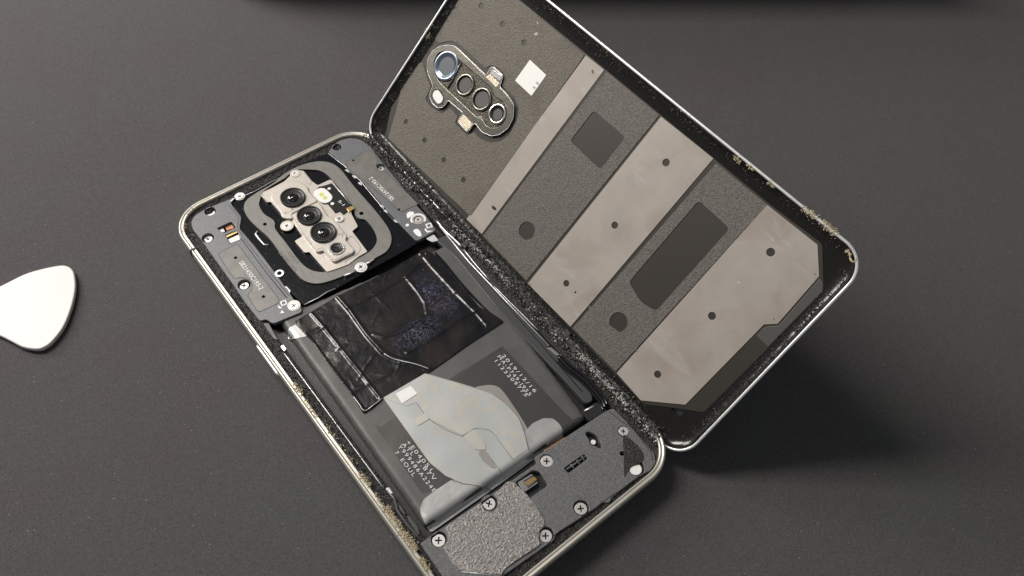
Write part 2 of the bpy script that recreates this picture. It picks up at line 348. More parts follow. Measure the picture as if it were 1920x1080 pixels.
def text(name, s, m, parent, pos, ang, size, z, fr=None, sx=1.0, thick=0.02):
    cu = bpy.data.curves.new(name, 'FONT'); cu.body = s; cu.size = size * S; cu.extrude = thick * S; cu.align_x = 'LEFT'; cu.align_y = 'CENTER'; cu.space_character = 1.0 + .3 * (name == 'battery_print'); cu.offset = 0.0
    o = bpy.data.objects.new(name, cu); me = bpy.data.meshes.new_from_object(o); bpy.data.objects.remove(o); me.materials.clear()
    me.transform(Matrix.Translation((pos[0] * S, pos[1] * S, z * S)) @ Matrix.Rotation(ang, 4, 'Z') @ Matrix.Diagonal((sx, 1, 1, 1))); me.name = name
    return link(name, me, m, parent)
def textline(name, s, m, parent, fr, a, b, z, hgt):
    """fit a line of text between two points on a plane"""
    A, B = fr.hit(*a, z), fr.hit(*b, z); d = Vector(B) - Vector(A)
    o = text(name, s, m, parent, (0, 0), 0, hgt, 0); xs = [v.co.x for v in o.data.vertices]; wd = (max(xs) - min(xs)) / S
    k = d.length / wd
    o.data.transform(Matrix.Translation((A[0] * S, A[1] * S, z * S)) @ Matrix.Rotation(math.atan2(d.y, d.x), 4, 'Z') @ Matrix.Diagonal((k, 1, 1, 1)))
    o['kind'] = 'stuff'
    return o
def shards(name, m, parent, spots, size, kind='stuff', flat=0.5, ang=None):
    V = []; F = []
    for (x, y, z) in spots:
        L_ = size * random.uniform(.4, 1.5); Wd = L_ * random.uniform(.15, .5); a = random.uniform(0, 6.283) if ang is None else ang + random.gauss(0, .5)
        t = Vector((math.cos(a), math.sin(a), random.uniform(-flat, flat))); s = Vector((-math.sin(a), math.cos(a), random.uniform(-flat, flat)))
        p = Vector((x, y, z)); b = len(V); u = Vector((0, 0, Wd * random.uniform(.4, 1.0)))
        V += [p - t * L_ / 2, p + s * Wd, p + t * L_ / 2, p - s * Wd + u * .4, p + u + t * L_ * random.uniform(-.2, .2)]
        F += [(b, b + 1, b + 4), (b + 1, b + 2, b + 4), (b + 2, b + 3, b + 4), (b + 3, b, b + 4), (b, b + 3, b + 2, b + 1)]
    me = bpy.data.meshes.new(name); me.from_pydata([tuple(v * S) for v in V], [], F); me.update()
    o = link(name, me, m, parent); o['kind'] = kind; return o
def thing(name, label, cat, group=None):
    o = bpy.data.objects.new(name, None); col.objects.link(o); o['label'] = label; o['category'] = cat; o.empty_display_size = 1
    return o

# ------------------------------------------------------------------ mat under everything
ZM = -8.0
me = bpy.data.meshes.new('desk_mat'); q = 60; nn = 24
V = [(-900 * S + 1800 * S * i / nn, -900 * S + 1800 * S * j / nn, ZM * S) for j in range(nn + 1) for i in range(nn + 1)]
Fq = [(j * (nn + 1) + i, j * (nn + 1) + i + 1, (j + 1) * (nn + 1) + i + 1, (j + 1) * (nn + 1) + i) for j in range(nn) for i in range(nn)]
me.from_pydata(V, [], Fq); me.update(); dm = link('desk_mat', me, mat_fabric()); dm['kind'] = 'structure'; dm['label'] = 'dark grey-brown woven mat that everything lies on'

# ------------------------------------------------------------------ PHONE
ph = thing('phone', 'opened smartphone lying on the mat with its camera plate, battery and speaker module bare', 'phone')
# housing shell
sweep('front_glass', SIDE, ph, PW, PL, 11.7, [(2.2, -7.0), (3.2, -7.5), (4.5, -7.85), (9, -7.95)], cap=True)
sweep('metal_frame', SIL, ph, PW, PL, 11.7, [(2.3, -7.05), (1.0, -6.0), (0.35, -4.6), (0.1, -3.2), (-0.05, -1.6), (0.0, -0.6), (0.22, -0.16), (0.5, 0.0), (0.8, -0.12), (1.05, -0.30), (1.35, -0.18), (1.6, -0.05), (1.85, -0.25), (2.0, -0.9), (2.1, -2.4)])
led = sweep('glue_ledge', RES, ph, PW, PL, 11.7, [(1.95, -0.9)] + [(2.2 + k * .42, -1.05 - .02 * k) for k in range(9)] + [(5.75, -1.6), (5.8, -4.2)], jitter=0.35, nl=420, ns=200)
plate('midframe_floor', BLK, ph, rrect(PW, PL, 11, 3.0), -4.0, 0.8)
# ledge widening along the battery, with a bright machined lip
def P(px, py, z=0.0): return PH.hit(px, py, z)
lipL = on(PH, Z(480, 640, 9)([(540, 160)]) + [(655, 870)], -0.9) + on(PH, Z(640, 860, 4.909)([(240, 0), (415, 245)]), -0.9)
lx = sum(p[0] for p in lipL) / 4
yT, yB = lipL[0][1], lipL[-1][1]
sheet('battery_side_ledge', RES, ph, [(5.6, yT), (5.6, -138), (lx - .25, -138), (lx - .25, yT)], lambda x, y: -1.25 + .2 * noise.noise(Vector((x * 1.3, y * 1.3, 3))), 0.7, skirt=2.5)
tube('ledge_lip', SIL2, ph, [(lx, yT - k * (yT - yB) / 20, -1.0 + .04 * math.sin(k * 2.2)) for k in range(21)], 0.16)
# power button and antenna breaks
A, B = P(487, 651, -2.4), P(521.5, 703, -2.4)
tube('power_button', SIL2, ph, [(0.0, A[1] + 0.5, -1.9), (-0.1, A[1] - 0.4, -1.9), (-0.1, B[1] + 0.4, -1.9), (0.0, B[1] - .5, -1.9)], 0.5, 12)
for (px, py) in ((362, 467),):
    a = P(px, py)
    plate('antenna_break', HOLE, ph, [(-0.25, a[1] - .4), (2.15, a[1] - .4), (2.15, a[1] + .4), (-0.25, a[1] + .4)], 0.06, 3.0)

# screws: one mesh shared by all
def make_screw_mesh(R):
    cu = bpy.data.curves.new('screw', 'CURVE'); cu.dimensions = '2D'; cu.fill_mode = 'BOTH'
    w_ = .16 * R; l_ = .6 * R
    plus = [(w_, w_), (l_, w_), (l_, -w_), (w_, -w_), (w_, -l_), (-w_, -l_), (-w_, -w_), (-l_, -w_), (-l_, w_), (-w_, w_), (-w_, l_), (w_, l_)]
    for lp in (circ((0, 0), R, 28), plus):
        sp = cu.splines.new('POLY'); sp.points.add(len(lp) - 1); sp.use_cyclic_u = True
        for i, (x, y) in enumerate(lp): sp.points[i].co = (x * S, y * S, 0, 1)
    cu.extrude = .2 * S; cu.bevel_depth = .06 * S; cu.bevel_resolution = 2
    o = bpy.data.objects.new('s', cu); me = bpy.data.meshes.new_from_object(o); bpy.data.objects.remove(o)
    me.materials.clear(); me.materials.append(SCR); me.materials.append(HOLE)
    bm = bmesh.new(); bm.from_mesh(me)
    vs_ = [bm.verts.new((x * S, y * S, -.12 * S)) for x, y in circ((0, 0), R * .7, 12)]; f = bm.faces.new(vs_); f.material_index = 1
    bm.to_mesh(me); bm.free(); return me
SM = {r: make_screw_mesh(r) for r in (1.15, 1.35, 1.6)}
def screw(px, py, z, r, par=None):
    x, y = P(px, py, z); o = bpy.data.objects.new('screw', SM[r]); col.objects.link(o); o.parent = par or ph; o.location = (x * S, y * S, (z - .2) * S)
    o.rotation_euler = (0, 0, random.uniform(0, 1.5)); return o
def holes(fr, z, lst): return [circ(fr.hit(x, y, z), r, 24) for x, y, r in lst]

# --- left bracket
ZT = -0.55
LB = rnd(on(PH, ZL([(303, 22), (262, 40), (150, 85), (95, 118), (76, 150), (85, 190), (130, 245), (200, 345), (290, 470), (350, 560), (425, 655), (455, 643), (490, 668), (640, 607), (630, 572), (600, 548), (565, 495), (470, 365), (400, 275), (322, 185), (332, 128), (277, 58)]), ZT), 1.0, 4)
lh = [(ZL([(173, 97)])[0], 1.75), (ZL([(161, 232)])[0], 1.85), (ZL([(345, 468)])[0], 1.9), (ZL([(302, 333)])[0], .5), (ZL([(443, 530)])[0], .5)]
win = rnd(on(PH, ZL([(208, 183), (280, 150), (303, 180), (238, 208)]), ZT), .4); slot = on(PH, ZL([(250, 217), (308, 192), (330, 242), (275, 262)]), ZT)
HL = [circ(P(*p, ZT), r) for p, r in lh]
lb = plate('antenna_bracket', PLA, ph, LB, ZT, 1.5, HL + [win, slot], .15)
lb['label'] = 'grey bracket with white serial number left of the camera plate'
for (x, y), zz in ((ZL([(175, 105)])[0], -1.7), (ZL([(162, 238)])[0], -1.7), (ZL([(345, 474)])[0], -1.7)): screw(x, y, zz, 1.35)
plate('speaker_contact', STEEL, ph, rnd(on(PH, ZL([(216, 190), (238, 180), (250, 200), (230, 208)]), -1.4), .3), -1.4, .6)
plate('receiver_coil', COP, ph, rnd(on(PH, ZL([(245, 175), (280, 158), (296, 182), (258, 196)]), -1.5), .3), -1.5, .6)
plate('gold_strip', GOLD, ph, on(PH, ZL([(252, 218), (308, 194), (313, 205), (258, 230)]), -.9), -.9, .5)
plate('white_contact', WHT2, ph, rnd(on(PH, ZL([(264, 239), (318, 214), (327, 240), (276, 260)]), -.75), .3), -.75, .5)
PN = on(PH, ZL([(212, 312), (303, 266), (318, 272), (522, 545), (520, 562), (425, 607), (410, 600), (362, 522), (384, 498), (386, 465), (370, 442), (345, 434), (318, 432), (300, 440), (272, 408)]), ZT)
plate('label_panel', PLB, lb, rnd(PN, .6), ZT + .05, .06, [circ(P(*p, ZT), r + .02) for p, r in lh[3:]], .01)
def outline(name, m, par, loop, z, r=.07, closed=True, step=1):
    pts = [(x, y, z) for x, y in loop] + ([(loop[0][0], loop[0][1], z)] if closed else []); return tube(name, m, par, pts, r, 5)
outline('panel_groove', HOLE, lb, rnd(PN, .6), ZT + .0, .09)
outline('groove', HOLE, lb, on(PH, ZL([(330, 235), (455, 405), (560, 535)]), ZT), ZT, .12, False)
outline('groove', HOLE, lb, on(PH, ZL([(268, 68), (318, 128), (310, 180), (345, 235), (470, 400), (572, 525)]), ZT), ZT, .07, False)
textline('serial_number', 'SB21430C193-2', WHT, lb, PH, ZL([(326, 352)])[0], ZL([(432, 492)])[0], ZT + .1, 2.1)
# white antenna marks near the screw
def ring_plate(name, m, par, c, r0, r1, z, t=.1): return plate(name, m, par, circ(c, r1, 28), z, t, [circ(c, r0, 24)], .02)
ring_plate('screw_boss', BEI, lb, P(*ZL([(597, 575)])[0], ZT), 1.4, 1.95, ZT + .12, .3); screw(*ZL([(597, 575)])[0], ZT + .2, 1.35)
def sq(c, r, ang): return [(c[0] + r * math.cos(ang + k * math.pi / 2), c[1] + r * math.sin(ang + k * math.pi / 2)) for k in range(4)]
c0 = P(*ZL([(545, 562)])[0], ZT); plate('antenna_mark', WHT, lb, sq(c0, 1.3, .6), ZT + .06, .05, [sq(c0, .75, .6)], .01)
for pl in ([(535, 598), (550, 612), (528, 615)], [(515, 572), (540, 590), (520, 590)], [(550, 480), (562, 490), (575, 512), (580, 500), (560, 478)]):
    plate('antenna_mark', WHT, lb, on(PH, ZL(pl), ZT), ZT + .06, .05, (), .01)

# --- right bracket
RBp = rnd(on(PH, Z1([(798, 172), (826, 140), (850, 118), (905, 103), (960, 112), (1010, 145), (1060, 212), (1120, 285), (1190, 372), (1240, 440), (1290, 492), (1345, 572), (1245, 628), (1140, 520), (1060, 430), (965, 315), (900, 272), (880, 240)]), ZT), 1.0, 4)
rh = [(Z1([(842, 150)])[0], 1.6), (Z1([(1062, 252)])[0], 1.6), (Z1([(925, 218)])[0], .42), (Z1([(1155, 467)])[0], .5), (Z1([(1253, 517)])[0], 1.45)]
rb = plate('antenna_bracket', PLA, ph, RBp, ZT, 1.5, [circ(P(*p, ZT), r) for p, r in rh], .15)
rb['label'] = 'grey bracket with upside-down white serial number beside the leaning cover'
for (x, y), zz in ((Z1([(842, 156)])[0], -1.6), (Z1([(1063, 258)])[0], -1.6), (Z1([(1254, 518)])[0], -.75)): screw(x, y, zz, 1.35 if zz < -1 else 1.15)
PN2 = on(PH, Z1([(885, 225), (1000, 168), (1030, 180), (1050, 215), (1040, 245), (1052, 275), (1085, 275), (1200, 385), (1253, 440), (1165, 481), (1110, 430), (960, 305), (900, 262)]), ZT)
plate('label_panel', PLB, rb, rnd(PN2, .6), ZT + .05, .06, [circ(P(*p, ZT), r + .02) for p, r in rh[2:4]], .01)
outline('panel_groove', HOLE, rb, rnd(PN2, .6), ZT, .08)
textline('serial_number', 'SB12470C193-2', WHT, rb, PH, Z1([(1128, 418)])[0], Z1([(1012, 305)])[0], ZT + .1, 2.0)
cs = P(*Z1([(1253, 517)])[0], ZT)
plate('antenna_mark', WHT, rb, [(cs[0] + r * math.cos(a), cs[1] + r * math.sin(a)) for r, a in [(2.6, math.radians(-60 + 20 * k)) for k in range(13)] + [(1.6, math.radians(180 - 20 * k)) for k in range(13)]], ZT + .06, .05, (), .01)
ring_plate('antenna_mark', BEI, rb, cs, 1.5, 2.05, ZT + .07, .06)
plate('antenna_mark', WHT, rb, smooth(on(PH, Z1([(1195, 490), (1210, 478), (1232, 482), (1225, 500), (1212, 505), (1200, 512)]), ZT)), ZT + .06, .05, (), .01)
plate('antenna_mark', WHT, rb, circ(P(*Z1([(1198, 546)])[0], ZT), .6), ZT + .06, .05, (), .01)
plate('antenna_mark', WHT, rb, smooth(on(PH, Z1([(1228, 575), (1245, 565), (1262, 575), (1270, 600), (1255, 603), (1240, 592)]), ZT)), ZT + .06, .05, (), .01)
c0 = P(*Z1([(1308, 548)])[0], ZT); plate('antenna_mark', WHT, rb, sq(c0, 1.4, .5), ZT + .06, .05, [sq(c0, .8, .5)], .01)
plate('antenna_mark', WHT, rb, on(PH, Z1([(1290, 560), (1300, 575), (1330, 575), (1300, 585), (1285, 570)]), ZT), ZT + .06, .05, (), .01)

# --- black film plate round the cameras
FP = on(PH, Z1([(306, 436), (345, 412), (372, 392), (500, 330), (600, 262), (640, 240), (800, 180), (885, 250), (962, 316), (1055, 432), (1135, 524), (1248, 636), (1180, 677), (835, 868), (672, 952), (592, 873), (497, 743), (427, 653), (349, 563), (359, 506)]), -.95)
fp = plate('black_cover_film', FILM, ph, FP, -.95, .9, (), .12)
outline('bright_edge', SIL2, fp, on(PH, Z1([(362, 402), (430, 372), (500, 332), (585, 290)]), -.8), -.8, .11, False)
outline('bright_edge', SIL2, fp, on(PH, Z1([(798, 182), (880, 247), (960, 322), (1058, 440), (1135, 530)]), -.85), -.85, .10, False)
outline('bright_edge', SIL2, fp, on(PH, Z1([(678, 948), (750, 912), (790, 885), (835, 866)]), -.85), -.85, .13, False)
for k, (x, y) in enumerate([(930, 300), (960, 335), (1070, 450), (1090, 475), (1140, 525), (895, 270)]):
    c = P(*Z1([(x, y)])[0], -.7); plate('bright_tab', SIL2, fp, smooth([(c[0] - .3, c[1] + .9), (c[0] + .35, c[1] + .3), (c[0] + .1, c[1] - 1.0), (c[0] - .35, c[1] - .3)]), -.7, .15, (), .03)
# gasket ring
GO = smooth(on(PH, Z1([(371, 462), (383, 420), (440, 378), (520, 332), (575, 285), (640, 250), (700, 230), (760, 222), (815, 232), (862, 264), (905, 320), (960, 385), (1035, 470), (1092, 545), (1116, 595), (1115, 640), (1090, 680), (1030, 715), (900, 790), (795, 831), (730, 841), (680, 828), (640, 795), (565, 702), (500, 612), (440, 558), (392, 508)]), -.4), 3)
GI = smooth(on(PH, Z2([(35, 330), (28, 385), (70, 455), (125, 490), (158, 525), (165, 585), (255, 700), (350, 830), (425, 905), (500, 938), (590, 943), (700, 905), (850, 835), (960, 770), (1008, 715), (1020, 655), (985, 570), (925, 505), (870, 492), (835, 455), (822, 395), (740, 285), (660, 185), (600, 122), (535, 88), (450, 80), (330, 85), (245, 150), (140, 212), (65, 265)]), -.4), 3)
ga = plate('camera_gasket', GASK, ph, GO, -.4, .5, [GI, circ(P(*Z2([(76, 541)])[0], -.4), .62), circ(P(*Z2([(890, 450)])[0], -.4), .72)], .06)
textline('gasket_print', 'SB07200193', LINE, ga, PH, Z2([(340, 935)])[0], Z2([(205, 775)])[0], -.36, 1.9)
textline('gasket_print', '11021', LINE, ga, PH, Z2([(358, 870)])[0], Z2([(288, 785)])[0], -.36, 1.8)
# nickel camera plate
CP = rnd(on(PH, Z2([(42, 300), (62, 268), (140, 232), (240, 178), (288, 132), (300, 98), (345, 84), (402, 90), (475, 180), (522, 212), (622, 164), (642, 170), (800, 385), (806, 455), (862, 560), (812, 600), (942, 772), (870, 812), (782, 880), (690, 915), (598, 945), (450, 775), (410, 782), (325, 682), (392, 642), (345, 575), (325, 545), (300, 508), (262, 500), (200, 440), (122, 350), (92, 358)]), -.1), .5, 3)
cpl = plate('camera_plate', BEI, ph, CP, -.1, .5, (), .1)
ring_plate('screw_boss', BEI, cpl, P(*Z2([(262, 555)])[0], 0), 1.3, 2.15, .1, .5); ring_plate('screw_boss', BEI, cpl, P(*Z2([(330, 113)])[0], 0), 1.2, 1.75, .05, .3)
screw(*Z2([(262, 555)])[0], .05, 1.35); screw(*Z2([(330, 113)])[0], .02, 1.15); screw(*Z2([(705, 494)])[0], .25, 1.35); screw(*Z2([(886, 902)])[0], .0, 1.35); screw(*Z1([(350, 400)])[0], -.3, 1.15)
ring_plate('screw_boss', SIL2, ga, P(*Z2([(886, 902)])[0], 0), 1.35, 1.95, -.1, .5)
outline('brace', SIL2, ga, on(PH, Z2([(742, 978), (800, 955), (845, 930)]), -.2), -.2, .28, False); outline('brace', SIL2, ga, on(PH, Z2([(928, 878), (960, 862), (998, 835)]), -.2), -.2, .28, False)
ring_plate('screw_boss', SIL2, fp, P(*Z1([(350, 400)])[0], -.5), 1.15, 1.7, -.45, .4)
outline('brace', SIL2, fp, on(PH, Z1([(300, 432), (320, 412), (335, 408)]), -.5), -.5, .25, False)
ring_plate('loop', SIL2, fp, P(*Z2([(197, 955)])[0], -.5), .75, 1.4, -.5, .3)
outline('clip', SIL2, fp, on(PH, Z2([(12, 603), (-3, 625), (20, 660), (68, 716), (105, 716)]), -.6), -.6, .33, False)
# raised housings
HA = rnd(on(PH, Z2([(122, 330), (130, 280), (165, 228), (228, 190), (300, 171), (385, 185), (438, 225), (445, 262), (525, 347), (440, 385), (300, 452), (310, 490), (285, 498), (222, 488), (198, 430)]), .6), .9, 4)
HB = rnd(on(PH, Z2([(297, 462), (440, 390), (528, 350), (548, 380), (608, 478), (642, 482), (768, 640), (757, 672), (830, 757), (820, 782), (665, 858), (638, 850), (565, 762), (530, 776), (503, 770), (490, 745), (380, 610), (325, 520)]), .8), .5, 3)
h1 = plate('lens_housing', BEI, ph, HA, .6, .8, (), .3); h1['label'] = 'round-ended housing of the top wide lens'
h2 = plate('lens_housing', BEI, ph, HB, .8, 1.0, (), .22); h2['label'] = 'long stepped housing of the three lower lenses'
outline('step_line', LINE, h2, on(PH, Z2([(300, 465), (380, 590), (480, 730), (510, 757), (560, 740), (640, 838), (665, 842), (790, 782)]), .8), .8, .07, False)
outline('step_line', LINE, h2, on(PH, Z2([(700, 632), (735, 618), (728, 650)]), .8), .8, .10, False)
outline('step_line', LINE, cpl, smooth(on(PH, Z2([(780, 665), (810, 645), (870, 715), (878, 760), (850, 800), (770, 845), (750, 870)]), -.1), 4, False), -.08, .07, False)
outline('step_line', LINE, cpl, on(PH, Z2([(62, 290), (50, 312), (95, 350)]), -.1), -.08, .06, False)
outline('step_line', LINE, cpl, on(PH, Z2([(405, 108), (470, 185), (455, 210), (400, 170)]), -.1), -.08, .06, False)
textline('stamped_mark', 'S1-4', LINE, h1, PH, Z2([(242, 452)])[0], Z2([(315, 415)])[0], .62, 1.5)
def lens(px, py, r, par, z, dome=.45, hexa=False):
    c = P(px, py, z); b = lathe('lens_barrel', LENSR, par, (c[0], c[1], z), [(r * 1.0, -.7), (r * 1.0, .15), (r * .97, .25), (r * .90, .25), (r * .86, .1), (r * .84, -.1)], 40, False)
    lathe('lens_cone', LENSB, par, (c[0], c[1], z), [(r * .86, .02), (r * .80, -.12), (r * .70, -.14), (r * .68, -.28), (r * .58, -.30), (r * .55, -.42), (r * .2, -.5)], 40)
    lathe('lens_glass', GLS, par, (c[0], c[1], z), [(r * dome * math.cos(t), -.46 + r * .22 * math.sin(t)) for t in [k * math.pi / 16 for k in range(9)]], 28, False)
    lathe('lens_pupil', LENSR, par, (c[0], c[1], z), [(r * .26, -.40), (r * .24, -.28 + r * .22), (r * .2, -.27 + r * .22)], 20, False)
    return c
def rpx(cx_, cy_, rx, z): a, b = P(cx_, cy_, z), P(cx_ + rx, cy_, z); return math.dist(a, b)
for (x, y, rx), par, zz in (((308, 312, 106), h1, 1.2), ((446, 464, 104), h2, 1.4), ((566, 606, 110), h2, 1.4)):
    X, Y = Z2([(x, y)])[0]; lens(X, Y, rpx(X, Y, rx / 4.5, zz), par, zz)
X, Y = Z2([(680, 743)])[0]; r4 = rpx(X, Y, 70 / 4.5, 1.1); c = P(X, Y, 1.1)
lathe('lens_barrel', STEEL, h2, (c[0], c[1], 1.1), [(r4, -.4), (r4, .05), (r4 * .82, .05), (r4 * .78, -.1)], 12, False); lathe('lens_cone', LENSB, h2, (c[0], c[1], 1.1), [(r4 * .82, -.02), (r4 * .72, .12), (r4 * .66, .12), (r4 * .58, -.05), (r4 * .3, -.12), (r4 * .28, -.27)], 28)
# flash
FB = rnd(on(PH, Z2([(582, 214), (640, 194), (797, 380), (767, 398), (772, 432), (735, 460), (705, 432), (665, 446), (600, 365), (560, 368), (506, 302), (500, 255), (530, 225)]), .2), .3)
fb = plate('flash_board', LENSB, ph, FB, .2, .4, (), .06)
outline('board_rail', SIL2, fb, on(PH, Z2([(648, 196), (725, 285), (798, 375)]), .3), .3, .17, False)
cap = []
a, b = Vector(P(*Z2([(548, 280)])[0], .5)), Vector(P(*Z2([(585, 318)])[0], .5)); d = (b - a).normalized(); n_ = Vector((-d.y, d.x)); rr = 2.35
for k in range(13): t = math.pi / 2 + math.pi * k / 12; q = a + (d * math.cos(t) + n_ * math.sin(t)) * rr; cap.append((q.x, q.y))
for k in range(13): t = -math.pi / 2 + math.pi * k / 12; q = b + (d * math.cos(t) + n_ * math.sin(t)) * rr; cap.append((q.x, q.y))
fl = plate('flash_lens', WHT2, ph, cap, .55, .5, (), .12)
for x, y in ((552, 290), (580, 318)):
    c = P(*Z2([(x, y)])[0], .55); plate('flash_led', LED, fl, sq(c, .95, .9), .6, .1, (), .02)
plate('gold_contact', GOLD, fb, on(PH, Z2([(760, 405), (815, 385), (835, 405), (782, 440)]), .3), .3, .2)
for x, y, r in ((617, 241, .55), (644, 368, .62)): plate('solder_dot', WHT, fb, circ(P(*Z2([(x, y)])[0], .22), r, 14), .24, .06, (), .01)
textline('board_print', '5-1', WHT, fb, PH, Z2([(698, 342)])[0], Z2([(738, 380)])[0], .24, 1.5)

# --- battery
BP = rnd(on(PH, [(521, 598), (560, 577), (850, 452), (1101, 781), (797, 987)], -1.4), 1.2, 5)
BPd = BP
def Hb(x, y):
    d = dpoly((x, y), BPd); rad = 1.5
    if d >= rad: e = 0
    else: t = 1 - d / rad; e = 1.5 * (1 - math.sqrt(max(0, 1 - t * t * .98)))
    return -1.25 - e + .10 * noise.noise(Vector((x * .12, y * .12, 0)))
def Hd(dz): return lambda x, y: (Hb(x, y) + dz) if inside((x, y), BPd) else -3.6 + dz
ba = sheet('battery', BAT, ph, BP, Hb, 0.9, skirt=.6)
def bsheet(name, m, pts, dz, step=.9, r=.6, z=-1.25, sm=False):
    q = on(PH, pts, z); q = smooth(q) if sm else rnd(q, r)
    return sheet(name, m, ba, q, Hd(dz), step)
bsheet('print_area', BATP, Z7([(150, 380), (180, 395), (520, 160), (745, 20), (1060, 360), (1035, 385), (880, 480), (640, 640), (370, 700)]), .04)
for seg in (Z7([(520, 175), (745, 25)]), Z7([(745, 25), (1062, 362)]), Z7([(1062, 362), (1110, 342)])):
    q = on(PH, seg, -1.2); tube('print_line', LINE, ba, [(q[0][0] + (q[1][0] - q[0][0]) * k / 10, q[0][1] + (q[1][1] - q[0][1]) * k / 10, -1.16) for k in range(11)], .05, 4)
bsheet('top_tape', TAPE, Z5([(120, 530), (190, 490), (245, 560), (215, 575), (150, 585), (110, 560)]), .1, .7)
bsheet('side_tab', PNK, Z7([(622, 222), (650, 205), (700, 203), (738, 224), (790, 295), (850, 390), (885, 470), (840, 500), (760, 300)]), .08, .8, sm=True)
bsheet('wrap_tape', TAPE, Z7([(842, 420), (880, 378), (930, 354), (975, 356), (1005, 382), (1030, 428), (960, 478), (893, 524), (870, 512)]), .12, .7).update_tag()
wl = bsheet('wrap_tape', TAPE, Z7([(362, 770), (378, 728), (440, 682), (508, 637), (600, 640), (740, 560), (860, 470), (893, 524), (700, 665), (412, 866), (385, 838), (366, 800)]), .12, .7)
lab = bsheet('foil_label', LAB, Z7([(190, 262), (385, 147), (600, 210), (690, 240), (760, 290), (815, 352), (845, 430), (862, 500), (888, 522), (760, 617), (690, 668), (640, 666), (560, 655), (480, 620), (405, 558), (320, 440)]), .20, .8, .4)
UP = Z7([(193, 262), (385, 149), (600, 212), (690, 242), (760, 292), (815, 354), (843, 430), (858, 498), (790, 545), (735, 470), (685, 410), (612, 401), (556, 438), (413, 366), (345, 282), (300, 300)])
bsheet('foil_label_flap', LAB2, UP, .27, .8, .3)
for pl in (Z7([(345, 282), (413, 366), (556, 438), (612, 401), (685, 410), (735, 470), (790, 545)]), Z7([(193, 262), (320, 440), (405, 558), (480, 620), (560, 655), (690, 668)]), Z7([(385, 149), (600, 212), (690, 242), (760, 292), (815, 354), (845, 430), (862, 500)])):
    q = smooth(on(PH, pl, -1.05), 5, False) if len(pl) > 7 else smooth(on(PH, pl, -1.05), 2, False)
    q = [p for p in q]; tube('cut_line', LINE, ba, [(x, y, Hd(.22)(x, y)) for x, y in q], .08, 5)
q = smooth(on(PH, Z7([(665, 507), (700, 555), (735, 600), (765, 640)]), -1.1), 5, False); tube('cut_line', LINE, ba, [(x, y, Hd(.26)(x, y)) for x, y in q], .08, 5)
bsheet('dotted_patch', DOTS, Z7([(430, 340), (470, 332), (572, 405), (575, 425), (555, 432), (418, 366)]), .33, .7, .3)
bsheet('dotted_patch', DOTS, Z7([(560, 440), (612, 405), (660, 470), (665, 500), (640, 502), (615, 500)]), .33, .7, .3)
bsheet('dotted_patch', DOTS, Z7([(335, 365), (385, 330), (405, 360), (350, 392)]), .33, .7, .3)
bsheet('tab_notch', PNK, Z7([(632, 520), (638, 505), (662, 503), (690, 540), (712, 585), (690, 582), (650, 550)]), .33, .6, .3)
cutl = Z7([(250, 243), (320, 207), (350, 243), (280, 289)])
bsheet('white_sticker', WHT2, cutl, .38, .8, .1)
# battery print (data matrix codes left out)
for s_, a, b in (('2019/12/16', (742, 62), (893, 232)), ('MA-P749-I955', (722, 66), (868, 246)), ('1123209775', (706, 84), (848, 246))):
    textline('battery_print', s_, BPR, ba, PH, Z7([a])[0], Z7([b])[0], -1.08, 1.5)
for s_, a, b in (('+E04051-', (303, 458), (428, 612)), ('ATL', (283, 470), (331, 523)), ('3.87V', (350, 546), (430, 636)), ('Y999486A224E', (266, 480), (430, 692)), ('7', (250, 508), (258, 518)), ('EOUL', (276, 540), (335, 618))):
    textline('battery_print', s_, BPR, ba, PH, Z7([a])[0], Z7([b])[0], -1.08, 1.5)

# --- black shield film over battery top
TP = rnd(on(PH, Z5([(150, 492), (395, 345), (620, 235), (815, 125), (888, 68), (940, 105), (1065, 250), (1200, 410), (1245, 425), (1336, 488), (1120, 630), (918, 772), (790, 850), (645, 928), (598, 975), (545, 1008), (478, 900), (345, 728), (255, 600), (212, 556)]), -.9), .7, 3)
def pl3(pts, z=-.9): return on(PH, pts, z)
RG = [(pl3(Z5([(395, 345), (465, 425), (560, 560), (650, 660), (690, 685), (760, 705), (915, 752)])), .5, .42), (pl3(Z5([(222, 560), (340, 720), (410, 810), (480, 905), (547, 992), (600, 962), (640, 925)])), .42, .36),
      (pl3(Z5([(250, 440), (320, 520), (400, 620), (515, 760), (575, 840), (640, 920)])), .3, .34), (pl3(Z5([(460, 410), (620, 330), (780, 235), (850, 170)])), .16, .5), (pl3(Z5([(600, 560), (650, 575), (720, 560), (790, 525), (870, 470)])), .18, .5),
      (pl3(Z5([(1060, 320), (1110, 370), (1180, 440), (1240, 510)])), .2, .45), (pl3(Z5([(780, 235), (850, 320), (890, 380), (900, 440)])), .14, .4), (pl3(Z5([(790, 660), (950, 570), (1090, 470), (1230, 400)])), .12, .6),
      (pl3(Z5([(400, 640), (440, 625)])), .15, .6), (pl3(Z5([(480, 885), (560, 840), (700, 770)])), .10, .7), (pl3(Z5([(215, 570), (320, 520)])), .12, .6), (pl3(Z5([(850, 80), (930, 180), (1060, 320)])), .2, .5)]
tb = (min(p[0] for p in TP), max(p[0] for p in TP), min(p[1] for p in TP), max(p[1] for p in TP))
for _ in range(26):
    x_, y_, a_, l_ = random.uniform(*tb[:2]), random.uniform(*tb[2:]), random.choice([0.1, 1.5, .8, 2.3]) + random.gauss(0, .25), random.uniform(3, 12)
    RG.append(([(x_, y_), (x_ + l_ * math.cos(a_) * .5, y_ + l_ * math.sin(a_) * .5 + random.gauss(0, .4)), (x_ + l_ * math.cos(a_), y_ + l_ * math.sin(a_))], random.uniform(.02, .05), random.uniform(.2, .35)))
